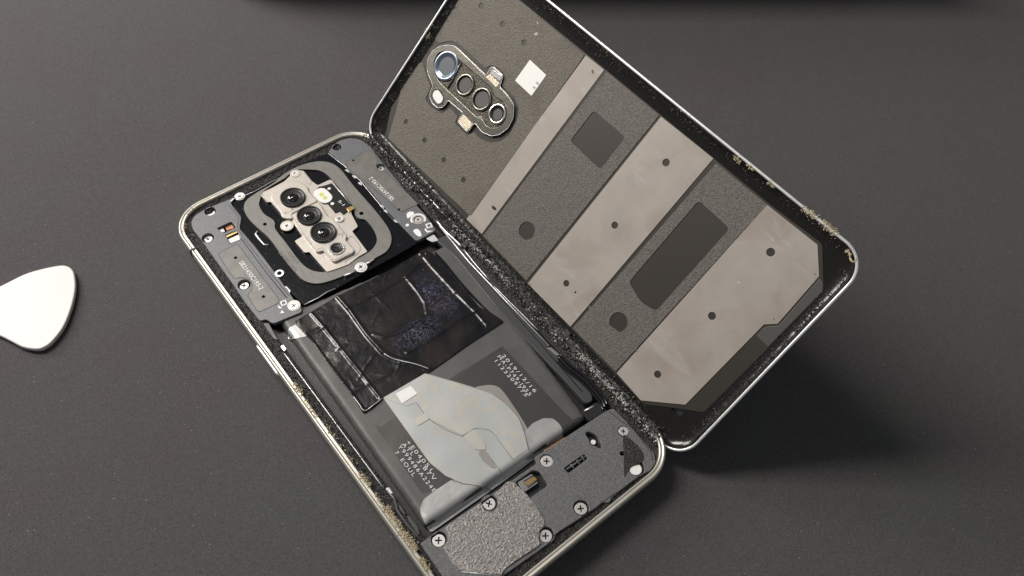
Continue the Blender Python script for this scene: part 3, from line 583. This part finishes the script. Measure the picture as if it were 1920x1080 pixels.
def Ht(x, y):
    z = (Hb(x, y) + .22) if inside((x, y), BPd) else -1.9
    z = max(z, -2.4)
    for pl, h, wd in RG:
        d = dpoly((x, y), pl, False)
        if d < 3 * wd: z += h * math.exp(-(d / wd) ** 2)
    v = Vector((x * .22, y * .22, 5)); z += .05 * noise.noise(v) + .015 * (1 - 3 * abs(noise.noise(Vector((x * .35, y * .35, 9)))))
    return z
sh = sheet('shield_film', SHIELD, ph, TP, Ht, 0.36, skirt=.12)

# --- right side: rail, torn film edge, lip, cable
RP = rnd(on(PH, ZS([(405, 690), (440, 672), (470, 700), (475, 720)]) + ZH([(0, 150), (250, 385), (560, 700), (598, 790), (560, 818), (400, 655), (180, 440), (0, 265)]), -1.2), .8)
RP = rnd(on(PH, [(815, 449), (838, 440), (860, 452), (1110, 738), (1112, 752), (1098, 757), (1060, 715), (950, 600), (850, 478)], -1.2), 1.0)
rl = plate('side_rail', RAIL, ph, RP, -1.2, 2.4, (), .3)
outline('rail_line', HOLE, rl, on(PH, [(842, 450), (950, 572), (1092, 735)], -1.2), -1.18, .12, False)
plate('rail_clip', SIL2, rl, rnd(on(PH, ZS([(400, 700), (450, 672), (482, 712), (440, 722)]), -1.1), .5), -1.05, .4)
q = on(PH, Z5([(940, 90), (1010, 160), (1090, 260), (1190, 370), (1240, 420), (1300, 470), (1250, 440), (1150, 350), (1050, 240), (960, 140)]), -1.3); plate('torn_film', FILM, ph, smooth(q), -1.1, .3)
tube('tray_lip', SIL2, ph, [(*P(x, y, -.7), -.7) for x, y in [(825, 425), (880, 492), (950, 566), (1029, 648)]], .22, 6)
plate('silver_tab', STEEL, ph, rnd(on(PH, ZH([(378, 548), (395, 542), (438, 580), (420, 585)]), -.7), .3), -.6, .5)
for off, r in ((0, .55), (1.1, .45), (-1.0, .35)):
    pts = smooth([P(x, y, -.9) for x, y in ZH([(430, 590), (475, 640), (540, 690), (600, 750), (640, 800), (655, 835)])], 5, False)
    tube('antenna_cable', CABLE, ph, [(x + off, y + off * .3, -.9) for x, y in pts], r, 8)
plate('cable_block', BLK, ph, rnd(on(PH, ZH([(540, 850), (615, 805), (665, 850), (575, 900)]), -1.0), .6), -1.0, 2)
outline('block_edge', SIL2, ph, on(PH, ZH([(556, 850), (600, 828)]), -.95), -.95, .25, False)
# flex strips on the left
tube('flex_cable', RAIL, ph, [(*P(x, y, -1.3), -1.3) for x, y in Z8([(155, 490), (215, 560), (235, 640), (290, 720), (360, 800), (410, 860)])], .5, 8)
plate('side_key_contact', STEEL, ph, rnd(on(PH, Z8([(152, 490), (175, 475), (208, 520), (185, 530)]), -.8), .5), -.8, .5)
plate('side_key_contact', RAIL, ph, rnd(on(PH, Z8([(298, 675), (312, 670), (370, 745), (388, 800), (372, 800), (310, 710)]), -.9), .4), -.8, .6)
plate('side_key_contact', RAIL, ph, rnd(on(PH, Z8([(240, 590), (262, 610), (290, 660), (278, 668), (250, 630)]), -.9), .4), -.8, .6)
ZC = Z(480, 640, 9)
plate('spring_contact', STEEL, ph, rnd(on(PH, ZC([(410, 90), (460, 50), (520, 140), (470, 175)]), -.8), .3), -.7, .6)
plate('spring_contact', RAIL, ph, rnd(on(PH, ZL([(440, 665), (470, 662), (500, 720), (520, 750), (495, 745), (455, 690)]), -1), .5), -.9, .6)

for (pts, r_, m_) in ((ZS([(470, 590), (520, 650), (575, 700), (625, 750)]), .35, SIL2), (ZS([(640, 770), (720, 870), (800, 960)]), .16, SIL2), (ZH([(120, 250), (240, 370), (330, 460)]), .14, SIL2)):
    tube('channel_trim', m_, ph, [(*P(x, y, -.5), -.5) for x, y in smooth(pts, 3, False)], r_, 6)
for pl in (ZS([(625, 735), (650, 720), (672, 745), (648, 765)]), ZS([(548, 660), (570, 645), (600, 680), (578, 698)]), ZH([(445, 470), (470, 455), (490, 480), (465, 500)])):
    plate('clip_tab', RAIL, ph, rnd(on(PH, pl, -.3), .4), .1, .6)
# --- speaker module at the bottom
ZP = -.5
SPK = rnd(on(PH, [(1137, 770), (1150, 765), (1187, 803), (1227, 850), (1230, 867), (1220, 882), (1199, 893), (1193, 897), (1147, 933), (1143, 943), (1128, 942), (1122, 950), (1044, 1000), (1036, 1014), (1006, 1036), (905, 1106), (868, 1124), (852, 1113), (787, 1019), (1007, 868), (1001, 858)], ZP), .7, 4)
def c6(x, y, r): return circ(P(*Z6([(x, y)])[0], ZP), r)
usb = rnd(on(PH, Z6([(437, 668), (515, 614), (543, 620), (582, 680), (488, 745)]), ZP), .8)
bird = smooth(on(PH, Z6([(748, 456), (755, 445), (775, 450), (795, 462), (806, 480), (818, 508), (808, 517), (790, 507), (768, 500), (762, 478)]), ZP), 3)
grl = rnd(on(PH, Z6([(652, 605), (740, 544), (757, 561), (672, 627)]), ZP), .6)
sp_h = [usb, bird, grl, c6(575, 571, 1.75), c6(324, 758, 2.05), c6(728, 779, 2.05), c6(573, 898, 2.05), c6(102, 919, 2.0), c6(914, 443, 1.6), c6(969, 603, 2.3), c6(908, 540, .62), c6(978, 533, .75)]
sp = plate('speaker_module', PLC, ph, SPK, ZP, 1.8, sp_h, .2)
for x, y, z, r in ((576, 575, -.6, 1.6), (322, 762, -.8, 1.6), (726, 784, -.9, 1.6), (571, 904, -.85, 1.6), (100, 924, -.8, 1.6)): screw(*Z6([(x, y)])[0], z, r)
screw(*Z6([(914, 443)])[0], -.6, 1.35)
lathe('sensor_disc', WHT2, ph, (*P(*Z6([(967, 609)])[0], -.7), -.7), [(1.75, -.5), (1.75, -.1), (1.6, 0)], 32)
plate('module_floor', BLK, ph, [(p[0], p[1]) for p in on(PH, [(1145, 780), (1215, 860), (1140, 925), (880, 1105), (800, 1020)], -2.2)], -2.2, .5)
plate('connector_shell', STEEL, ph, rnd(on(PH, Z6([(445, 668), (510, 628), (538, 670), (475, 712)]), -.9), .5), -.9, 1.0)
plate('connector_core', GOLD, ph, rnd(on(PH, Z6([(478, 668), (520, 640), (535, 655), (492, 685)]), -.8), .3), -.75, .3)
outline('connector_edge', HOLE, ph, on(PH, Z6([(474, 664), (522, 634), (540, 655), (495, 690), (474, 664)]), -.85), -.85, .14, False)
for a, b in (((662, 612), (748, 553)), ((680, 588), (696, 608)), ((707, 570), (722, 590)), ((730, 553), (742, 574))):
    tube('grille_bar', PLC, sp, [(*P(*Z6([a])[0], -.8), -.8), (*P(*Z6([b])[0], -.8), -.8)], .25, 6)
lathe('locating_pin', WHT2, ph, (*P(*Z6([(780, 490)])[0], -1.2), -1.2), [(.75, -.5), (.7, 0)], 16)
plate('orange_flex', ORG, ph, on(PH, Z6([(562, 528), (652, 470), (662, 478), (572, 545)]), -1.4), -1.3, .4)
q = smooth(on(PH, Z6([(912, 465), (935, 470), (985, 515), (1005, 560), (985, 585), (945, 600), (918, 645), (915, 560)]), ZP), 3)
sheet('rough_patch', RES, sp, q, lambda x, y: ZP + .03 + .08 * noise.noise(Vector((x * 3, y * 3, 2))), .3)
outline('ridge_line', HOLE, sp, on(PH, Z6([(850, 355), (905, 400), (955, 430), (985, 470), (1040, 545), (1040, 570)]), ZP), ZP, .09, False)
outline('ridge_line', HOLE, sp, on(PH, Z6([(1000, 640), (960, 660), (850, 735), (760, 800), (600, 905)]), ZP), ZP, .09, False)
outline('ridge_line', HOLE, sp, on(PH, Z6([(165, 905), (560, 640)]), ZP), ZP, .02, False)
FM = rnd(on(PH, Z6([(128, 868), (290, 758), (300, 790), (330, 805), (362, 780), (358, 740), (345, 722), (400, 668), (425, 662), (478, 712), (530, 775), (562, 832), (566, 862), (545, 880), (540, 915), (548, 942), (400, 1042), (375, 1078), (200, 1060), (158, 1022), (118, 952), (140, 930), (140, 895)]), ZP), .6, 3)
q = on(PH, Z5([(660, 668), (700, 690), (760, 708), (840, 728), (912, 752)]), -.5)
tube('fold_glint', mat('film_fold_glint', (0.55, 0.54, 0.54), 0.3, 0.5), sh, [(x, y, Ht(x, y) - .02) for x, y in smooth(q, 4, False)], .2, 8)  # pale tube paints the highlight on the lower end of the main ridge
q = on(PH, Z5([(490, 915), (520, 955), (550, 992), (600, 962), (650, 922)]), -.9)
tube('fold_glint', bpy.data.materials['film_fold_glint'], sh, [(x, y, Ht(x, y) - .04) for x, y in smooth(q, 4, False)], .17, 8)  # same pale colour paints the highlight on the bottom corner ridge
sheet('silver_foam_pad', FOAM, sp, FM, lambda x, y: ZP + .35 + .12 * (noise.noise(Vector((x * 1.6, y * 1.1, 0))) + .5 * noise.noise(Vector((x * 4, y * 3, 1)))), .4, skirt=.4)
outline('pad_edge', SIL2, sp, on(PH, Z6([(200, 1062), (375, 1080)]), ZP), ZP + .1, .15, False)

# --- adhesive debris
def along(a, b, n, wd, z0, z1, fr=PH, bias=0):
    out = []
    for _ in range(n * 2):
        t = random.random(); x = a[0] + (b[0] - a[0]) * t + random.gauss(0, wd); y = a[1] + (b[1] - a[1]) * t + random.gauss(0, wd); out.append((x, y, random.uniform(z0, z1)))
    return out
TORN = mat('torn_adhesive', (0.018, 0.017, 0.016), 0.3, 0, c2=(0.15, 0.145, 0.135), mix=(9, 0.50, 0.70), bump=(20, 1.0, 0.8), bump2=(50, 0.8, 0.3), aniso=(1.0, 0.55, 1))
sheet('torn_adhesive', TORN, ph, [(70.9, -6), (75.0, -8), (75.25, -151), (74.4, -154), (71.0, -156)], lambda x, y: -.5 + .62 * max(0, min(1, x - 72.3)) + .45 * noise.noise(Vector((x * .9, y * .35, 4))) + .35 * noise.noise(Vector((x * 2.2, y * 1.2, 1))), .35, skirt=.5)
ps = []
for _ in range(4200):
    y = -5 - random.random() * 147; wv = .5 + .5 * noise.noise(Vector((y * .12, 0, 3)))
    ps.append((random.uniform(70.8, 75.1), y, -.7 + random.random() ** 2 * (.7 + .6 * wv)))
shards('adhesive_debris', SHB, ph, ps, .55, flat=.7)
shards('adhesive_debris', SHG, ph, [p for p in ps if noise.noise(Vector((p[0] * .5, p[1] * .25, 8))) > .0][:2200], .45, flat=.7)
ps = []
for _ in range(3800):
    s = random.random(); k = random.choice('ltbl'); i = random.uniform(2.2, 5.4)
    if k == 'l': ps.append((i, -8 - 148 * s, -.95))
    elif k == 't': ps.append((9 + 56 * s, -i, -.95))
    else: ps.append((9 + 58 * s, -PL + i, -.95))
shards('adhesive_debris', SHB, ph, ps, .4, flat=.6); shards('adhesive_debris', SHG, ph, ps[::4], .28, flat=.6)
# yellow crust along the left rim
cr = []
for (x0, y0, x1, y1, n, wd) in ((672, 892, 689, 914, 90, .35), (700, 930, 722, 965, 60, .3), (720, 955, 745, 992, 200, .45), (748, 998, 778, 1036, 260, .5), (785, 1050, 800, 1075, 90, .4), (548, 722, 562, 742, 90, .4), (600, 790, 660, 872, 40, .4), (560, 742, 590, 785, 60, .25), (340, 440, 345, 420, 25, .3), (345, 405, 372, 386, 25, .3)):
    cr += along(P(x0, y0), P(x1, y1), n, wd, -.35, .15)
shards('glue_crust', CRUST, ph, [(x + .7, y + .3, z) for x, y, z in cr], .38, flat=.8)

# ------------------------------------------------------------------ BACK COVER
cv = thing('back_cover', 'detached rear cover propped on the phone edge, showing grey pads and empty camera bezel', 'phone cover')
MW = Matrix((cx, cy, cz)).transposed().to_4x4(); MW.translation = co * S; cv.matrix_world = MW
CR = 8.0
sweep('glass_shell', CGLS, cv, CW, CL, CR, [(0.75, -.15), (1.1, -.7), (1.8, -1.3), (2.8, -1.75), (4.2, -2.05), (6.5, -2.2), (9, -2.2)], jitter=.06, nl=300, ns=150)
sweep('outer_glass', COUT, cv, CW, CL, CR, [(0.0, -.2), (0.25, -1.0), (1.2, -2.0), (2.8, -2.65), (5, -2.95), (9, -3.0)], cap=True)
sweep('cover_rim', SIL2, cv, CW, CL, CR, [(0.0, -.6), (-0.05, -.2), (0.1, 0.02), (0.4, .1), (0.7, .02), (0.8, -.25), (0.85, -.5)])
ZI = -2.15
plate('inner_film', CBAS, cv, rnd(on(CV, Z3([(470, 0), (160, 470), (110, 705)]) + [(872, 418), (1155, 706), (1195, 748)] + ZR([(180, 838), (300, 852), (400, 868), (640, 628), (850, 412), (845, 235)]) + [(1445, 384), (1240, 216)] + Z3([(1130, 270), (790, -5), (650, -115), (545, -115)]), ZI), 1.0), ZI + .14, .4)
ZQ = -1.85; TH = .35
def pad(name, m, pts, holes_=(), r=.15, label=None):
    o = plate(name, m, cv, rnd(on(CV, pts, ZQ), r, 4), ZQ, TH, holes_, .05)
    if label: o['label'] = label
    return o
def ch(fn, lst): return [circ(CV.hit(*fn([(x, y)])[0], ZQ), r) for x, y, r in lst]
pad('adhesive_pad', PADR, Z3([(485, 0), (366, 196), (372, 214), (392, 219), (430, 208), (470, 212), (500, 232), (622, 347), (648, 328), (692, 345), (722, 380), (702, 430), (768, 490), (792, 545), (782, 605), (745, 680), (700, 715), (650, 722), (600, 706), (562, 668), (530, 687), (466, 622), (482, 590), (442, 545), (402, 577), (345, 542), (316, 502), (332, 470), (345, 440), (328, 400), (312, 345), (305, 316), (288, 316), (192, 458), (170, 560), (127, 700), (547, 1096), (1124, 278), (790, 0), (650, -112), (560, -112)]),
    ch(Z3, [(600, 30, .95), (708, 122, .95), (818, 215, .95), (220, 617, .9), (314, 711, .9), (411, 810, .9), (511, 911, .9)]), .8, 'large grainy pad round the camera bezel')
pad('smooth_strip', PADS, [(1098.5, 103.7), (1133, 131), (903.2, 439), (874.5, 411)], label='narrow smooth beige strip')
q1 = rnd(on(CV, ZB([(500, 110), (640, 230), (530, 371), (397, 245)]), ZQ), 1.3, 5)
pad('adhesive_pad', PADR2, [(1137.5, 135), (1236, 216), (987, 526), (906, 442.5)], [q1] + ch(ZB, [(206, 640, 2.9)]), label='grainy pad with square and round cut-outs')
pad('smooth_pad', PADS, ZB([(797, 138), (1028, 322), (398, 1063), (210, 873)]), ch(ZB, [(819, 340, 1.1), (593, 616, 1.05), (380, 872, 1.0)]), label='wide smooth beige pad with three holes')
q2 = rnd(on(CV, ZR([(380, 72), (496, 178), (220, 487), (165, 455), (118, 378)]), ZQ), 1.2, 5)
pad('adhesive_pad', PADR2, [(1343, 306), (1438.5, 384), (1154, 697), (1073.5, 615.5)], [q2] + ch(ZR, [(79, 528, 2.9)]), label='grainy pad with long rectangular and round cut-outs')
pad('smooth_pad', PADS, ZR([(637, 88), (826, 238), (832, 356), (676, 535), (625, 537), (330, 838), (163, 822), (72, 719)]), ch(ZR, [(650, 266, 1.15), (430, 505, 1.1), (226, 724, 1.05)]), label='smooth beige pad with clipped corners and three holes')
plate('grey_insert', CSID, cv, on(CV, ZR([(832, 364), (846, 378), (845, 412), (640, 622), (595, 578), (628, 546), (680, 541)]), ZQ), ZQ - .05, .2)
# faint creases and dents on the pads
for pl in (ZR([(525, 375), (600, 450), (665, 520)]), ZR([(650, 215), (740, 285), (820, 350)]), ZB([(85, 580), (180, 670), (270, 775)]), ZB([(480, 975), (560, 1060)]), ZR([(0, 515), (80, 570), (150, 640)])):
    q = on(CV, pl, ZQ); tube('pad_crease', PADS if pl[0][0] > 1250 and pl[0][1] > 440 else PADR2, cv, [(x, y, ZQ - .33) for x, y in smooth(q, 5, False)], .36, 12)
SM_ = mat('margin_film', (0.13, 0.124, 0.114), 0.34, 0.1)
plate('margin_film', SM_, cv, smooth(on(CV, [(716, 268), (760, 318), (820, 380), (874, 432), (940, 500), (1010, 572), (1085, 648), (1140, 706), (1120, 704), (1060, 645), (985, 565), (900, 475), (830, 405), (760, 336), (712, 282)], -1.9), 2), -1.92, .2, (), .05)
TS = mat('torn_strip', (0.36, 0.35, 0.33), 0.4, 0.2)
sp_ = []
for (x0, y0, n_c, sd) in ((732, 296, 60, .8), (745, 305, 60, .8), (765, 345, 30, 1.0), (800, 385, 20, 1.0), (862, 440, 40, .9), (880, 455, 45, .9), (900, 475, 40, .8), (930, 505, 45, 1.0), (950, 530, 30, 1.0), (1000, 590, 20, 1.5), (1040, 630, 20, 1.2), (1095, 675, 60, .9), (1115, 700, 70, .8), (1140, 725, 60, .8), (1165, 752, 80, .9), (1200, 790, 30, 1.0), (1225, 820, 30, .9)):
    a_ = P(x0, y0, 0)
    for _ in range(n_c): sp_.append((a_[0] + random.gauss(0, sd * .6), a_[1] + random.gauss(0, sd * 2.0), random.uniform(.2, 1.0)))
shards('torn_strip', TS, ph, sp_, .62, flat=.35, ang=math.radians(-90))
ps2 = []
for _ in range(3000): ps2.append((random.uniform(-.5, 1.3), -5 - random.random() * (CL - 14), random.uniform(-.3, .45)))
shards('adhesive_debris', SHB, cv, ps2, .6, flat=.8); shards('adhesive_debris', SHG, cv, [p for p in ps2 if noise.noise(Vector((p[0], p[1] * .25, 6))) > 0][:1300], .5, flat=.8)
c0 = CV.hit(*ZB([(62, 542)])[0], ZQ); plate('dent_mark', HOLE, cv, smooth([(c0[0] - .5, c0[1] + .3), (c0[0] + .2, c0[1] + 1.2), (c0[0] + .6, c0[1] - .2), (c0[0] + .1, c0[1] - 1.0)]), ZQ + .03, .05)
c0 = CV.hit(*ZB([(420, 911)])[0], ZQ); plate('dent_mark', HOLE, cv, circ(c0, .35, 10), ZQ + .03, .05)
st = plate('white_sticker', WHT2, cv, on(CV, Z3([(847, 303), (930, 380), (855, 486), (772, 408)]), ZQ), ZQ + .08, .08, (), .01)
textline('sticker_print', 'R', LINE, st, CV, Z3([(866, 450)])[0], Z3([(873, 440)])[0], ZQ + .11, 1.6); textline('sticker_print', 'E', LINE, st, CV, Z3([(882, 428)])[0], Z3([(889, 418)])[0], ZQ + .11, 1.6)
# camera bezel
BZ = -1.15
BO = rnd(on(CV, Z4([(100, 330), (105, 250), (150, 175), (220, 130), (290, 118), (352, 128), (400, 165), (642, 398), (690, 325), (712, 322), (803, 400), (768, 500), (850, 590), (900, 670), (893, 790), (845, 885), (765, 945), (690, 957), (605, 920), (540, 835), (482, 912), (462, 912), (380, 818), (432, 745), (292, 625), (272, 665), (235, 698), (195, 697), (150, 660), (123, 600), (128, 545), (155, 500), (138, 450), (110, 390)]), BZ), .7, 4)
BI = rnd(on(CV, Z4([(165, 330), (168, 265), (200, 200), (245, 178), (300, 180), (410, 270), (560, 400), (700, 520), (715, 590), (745, 612), (800, 640), (838, 700), (828, 790), (780, 865), (700, 885), (650, 860), (612, 800), (560, 780), (420, 650), (290, 530), (210, 450)]), BZ), .7, 4)
bz = plate('camera_bezel', BEZ, cv, BO, BZ, 1.0, [BI], .25)
outline('bezel_highlight', SIL2, bz, BO, BZ - .12, .10)
plate('bezel_floor', BEZD, cv, BI, BZ - .5, .3, (), .05)
outline('bezel_bar', BEZ, bz, on(CV, Z4([(412, 280), (370, 350), (330, 440), (285, 515)]), BZ), BZ - .3, .28, False)
def win(x, y, rx, m1, m2, ri, zb=BZ - .03):
    X, Y = Z4([(x, y)])[0]; c = CV.hit(X, Y, zb); r = math.dist(c, CV.hit(X + rx / 4.909, Y, zb))
    o = lathe('window_ring', m1, cv, (c[0], c[1], zb), [(r * 1.15, -.2), (r * 1.08, .12), (r * 1.0, .16), (r * .93, .05)], 36, False)
    lathe('window_wall', m1 if m1 is BLUE else HOLE, cv, (c[0], c[1], zb), [(r * .94, .1), (r * ri, -.42)], 36, False)  # where black, the wall colour paints in the shade of the recess
    lathe('window_glass', m2, cv, (c[0], c[1], zb), [(r * ri * 1.02, -.44), (r * .1, -.44)], 32)
win(275, 310, 100, BLUE, WING2, .70); win(447, 485, 74, BEZ, WING, .78); win(600, 618, 80, BEZ, WING, .80); win(745, 752, 70, STEEL, WING, .60)
outline('window_lip', SIL2, bz, circ(CV.hit(*Z4([(747, 752)])[0], BZ - .1), 2.9), BZ - .1, .16)
def caps(fr, a, b, rr, z):
    a, b = Vector(fr.hit(*a, z)), Vector(fr.hit(*b, z)); d = (b - a).normalized(); n_ = Vector((-d.y, d.x)); out = []
    for k in range(11): t = math.pi / 2 + math.pi * k / 10; q = a + (d * math.cos(t) + n_ * math.sin(t)) * rr; out.append((q.x, q.y))
    for k in range(11): t = -math.pi / 2 + math.pi * k / 10; q = b + (d * math.cos(t) + n_ * math.sin(t)) * rr; out.append((q.x, q.y))
    return out
a, b = Z4([(188, 578), (215, 618)])
plate('flash_window', WHT2, cv, caps(CV, a, b, 1.55, BZ), BZ + .12, .3, (), .1); outline('flash_ring', BEZD, cv, caps(CV, a, b, 1.9, BZ), BZ + .02, .14)
for pl in (Z4([(682, 388), (770, 472), (742, 510), (640, 412)]), Z4([(438, 758), (530, 850), (472, 908), (387, 820)])): plate('foil_tab', FOIL, cv, on(CV, pl, BZ), BZ + .12, .15, (), .03)
plate('bezel_clip', STEEL, cv, rnd(on(CV, Z4([(705, 340), (798, 405), (775, 455), (680, 388)]), BZ), .3), BZ + .15, .3)
plate('bezel_clip', STEEL, cv, rnd(on(CV, Z4([(540, 775), (600, 775), (608, 805), (570, 810)]), BZ), .3), BZ - .2, .3)
plate('bezel_clip', STEEL, cv, rnd(on(CV, Z4([(712, 550), (735, 560), (748, 605), (718, 598)]), BZ), .3), BZ - .2, .3)
# debris on the cover margins
ps = []
for _ in range(6500):
    v = 4 + random.random() * (CL - 12); dd = noise.noise(Vector((v * .09, 1, 0))); u = abs(random.gauss(0, 1.4 + .9 * dd)) + .3
    if u < 4.5: ps.append((u, -v, -.1 - min(u, 3) * .5 + random.random() ** 2 * 1.3))
sheet('torn_adhesive', TORN, cv, [(.5, -6), (3.0, -7), (2.6, -50), (2.2, -90), (2.6, -150), (.5, -152)], lambda x, y: -.35 - .42 * x + .3 * noise.noise(Vector((x * .9, y * .35, 4))) + .25 * noise.noise(Vector((x * 2.2, y * 1.2, 1))), .35, skirt=.3)
shards('adhesive_debris', SHB, cv, ps[:4200], .5, flat=.7)
shards('adhesive_debris', SHG, cv, [p for p in ps if noise.noise(Vector((p[0] * .6, p[1] * .2, 4))) > .0][:2200], .42, flat=.7)
ps = []
for _ in range(5200):
    k = random.choice('rrttb'); s = random.random(); i = 1.0 + abs(random.gauss(0, 1.3)); g = noise.noise(Vector((s * 25, ord(k), 0)))
    if g < -.1 or i > 4.5: continue
    z = -.5 - min(i, 3) * .45
    if k == 'r': ps.append((5 + s * (CW - 10), -CL + i, z))
    elif k == 't': ps.append((5 + s * (CW - 10), -i, z))
    else: ps.append((CW - i, -5 - s * (CL - 10), z))
shards('adhesive_debris', SHB, cv, ps, .55, flat=.7); shards('adhesive_debris', SHG, cv, ps[::3], .28, flat=.7)
cr = []
for (x0, y0, x1, y1, n, wd) in ((1376, 292, 1388, 304, 70, .3), (1402, 305, 1412, 318, 80, .3), (1441, 343, 1452, 352, 60, .25), (1508, 391, 1530, 408, 160, .45), (1540, 415, 1568, 438, 240, .45), (1588, 468, 1594, 480, 25, .2), (1270, 200, 1300, 224, 16, .3), (1120, 80, 1140, 96, 16, .3), (796, 60, 812, 44, 40, .35), (800, 70, 806, 62, 30, .3)):
    A_, B_ = CV.hit(x0, y0), CV.hit(x1, y1); cr += along(A_, B_, n, wd, -.3, .2)
shards('glue_crust', CRUST, cv, cr[::2], .38, flat=.8)
tube('glue_string', CRUST, cv, [(*p, -.2 + .2 * math.sin(i)) for i, p in enumerate(smooth([CV.hit(x, y, -.2) for x, y in Z(1520, 400, 9)([(590, 650), (640, 655), (665, 700), (670, 770), (720, 825), (765, 790), (755, 700)])], 4, False))], .28, 6)

# ------------------------------------------------------------------ PICK
pk = [P(x, y, -6.2) for x, y in [(-78, 592), (-62, 566), (-40, 551), (0, 535), (44, 514), (78, 504), (111, 498), (126, 499), (136, 506), (140.5, 518), (142, 540), (136, 572), (121, 611), (101, 638), (86, 650), (70, 655), (44, 651), (22, 640), (0, 629), (-40, 614), (-70, 606)]]
pkc = smooth(pk, 4)
o = plate('opening_pick', PICK, None, pkc, -6.2, 1.5, (), .35)
for p in o.data.polygons: p.use_smooth = False
o['label'] = 'white rounded triangular plastic opening pick lying on the mat'; o['category'] = 'pick'
c0 = Vector((sum(p[0] for p in pkc) / len(pkc) * S, sum(p[1] for p in pkc) / len(pkc) * S, -.77))
o.data.transform(Matrix.Translation(c0) @ Matrix.Rotation(math.radians(-1.5), 4, Vector((.6, .8, 0))) @ Matrix.Translation(-c0))

for pl in (Z3([(868, 172), (880, 163), (888, 172), (876, 181)]), Z3([(880, 112), (884, 110), (890, 122), (886, 124)]), Z3([(1158, 358), (1166, 352), (1172, 368), (1164, 374)])):
    plate('scuff_mark', PADS if pl[0][0] < 1100 else PADR2, cv, smooth(on(CV, pl, ZQ)), ZQ + .02, .04, (), .01)
# dust on the glossy film, the wrapped battery and the speaker module
dp = []
fx = [p[0] for p in FP]; fy = [p[1] for p in FP]
while len(dp) < 120:
    q = (random.uniform(min(fx), max(fx)), random.uniform(min(fy), max(fy)))
    if inside(q, FP): dp.append((*q, -.93))
for _ in range(60):
    q = (random.uniform(10, 62), random.uniform(-150, -135))
    if inside(q, SPK): dp.append((*q, ZP + .02))
for _ in range(90):
    q = (random.uniform(12, 60), random.uniform(-72, -42))
    if inside(q, TP): dp.append((*q, Ht(*q) + .02))
shards('dust', DUST, ph, dp, .22, flat=.2)
# ------------------------------------------------------------------ lint on the mat
ps = []
for _ in range(1500):
    px, py = random.uniform(-100, 2050), random.uniform(-100, 1180); x, y = P(px, py, ZM); ps.append((x, y, ZM + .03))
for _ in range(160):
    x, y = P(random.gauss(80, 130), random.gauss(430, 120), ZM); ps.append((x, y, ZM + .03))
lint = shards('dust', DUST, None, ps, .24, flat=.15)
lint['label'] = 'pale lint and dust flecks scattered over the dark mat'

# low dark panel, unseen and added for its shadow, standing on the mat just past the far edge of the picture: its soft shadow falls along the top
A_, B_ = Vector((*P(420, -16, ZM), 0)), Vector((*P(1620, -16, ZM), 0)); d = (B_ - A_).normalized(); n_ = Vector((-d.y, d.x, 0))
pn = plate('shadow_panel', mat('shadow_panel_brown', (0.06, 0.04, 0.025), 0.5), None, [tuple(v[:2]) for v in (A_, B_, B_ + n_ * 12, A_ + n_ * 12)], ZM + 62, 62, (), 1.0)
pn['kind'] = 'structure'
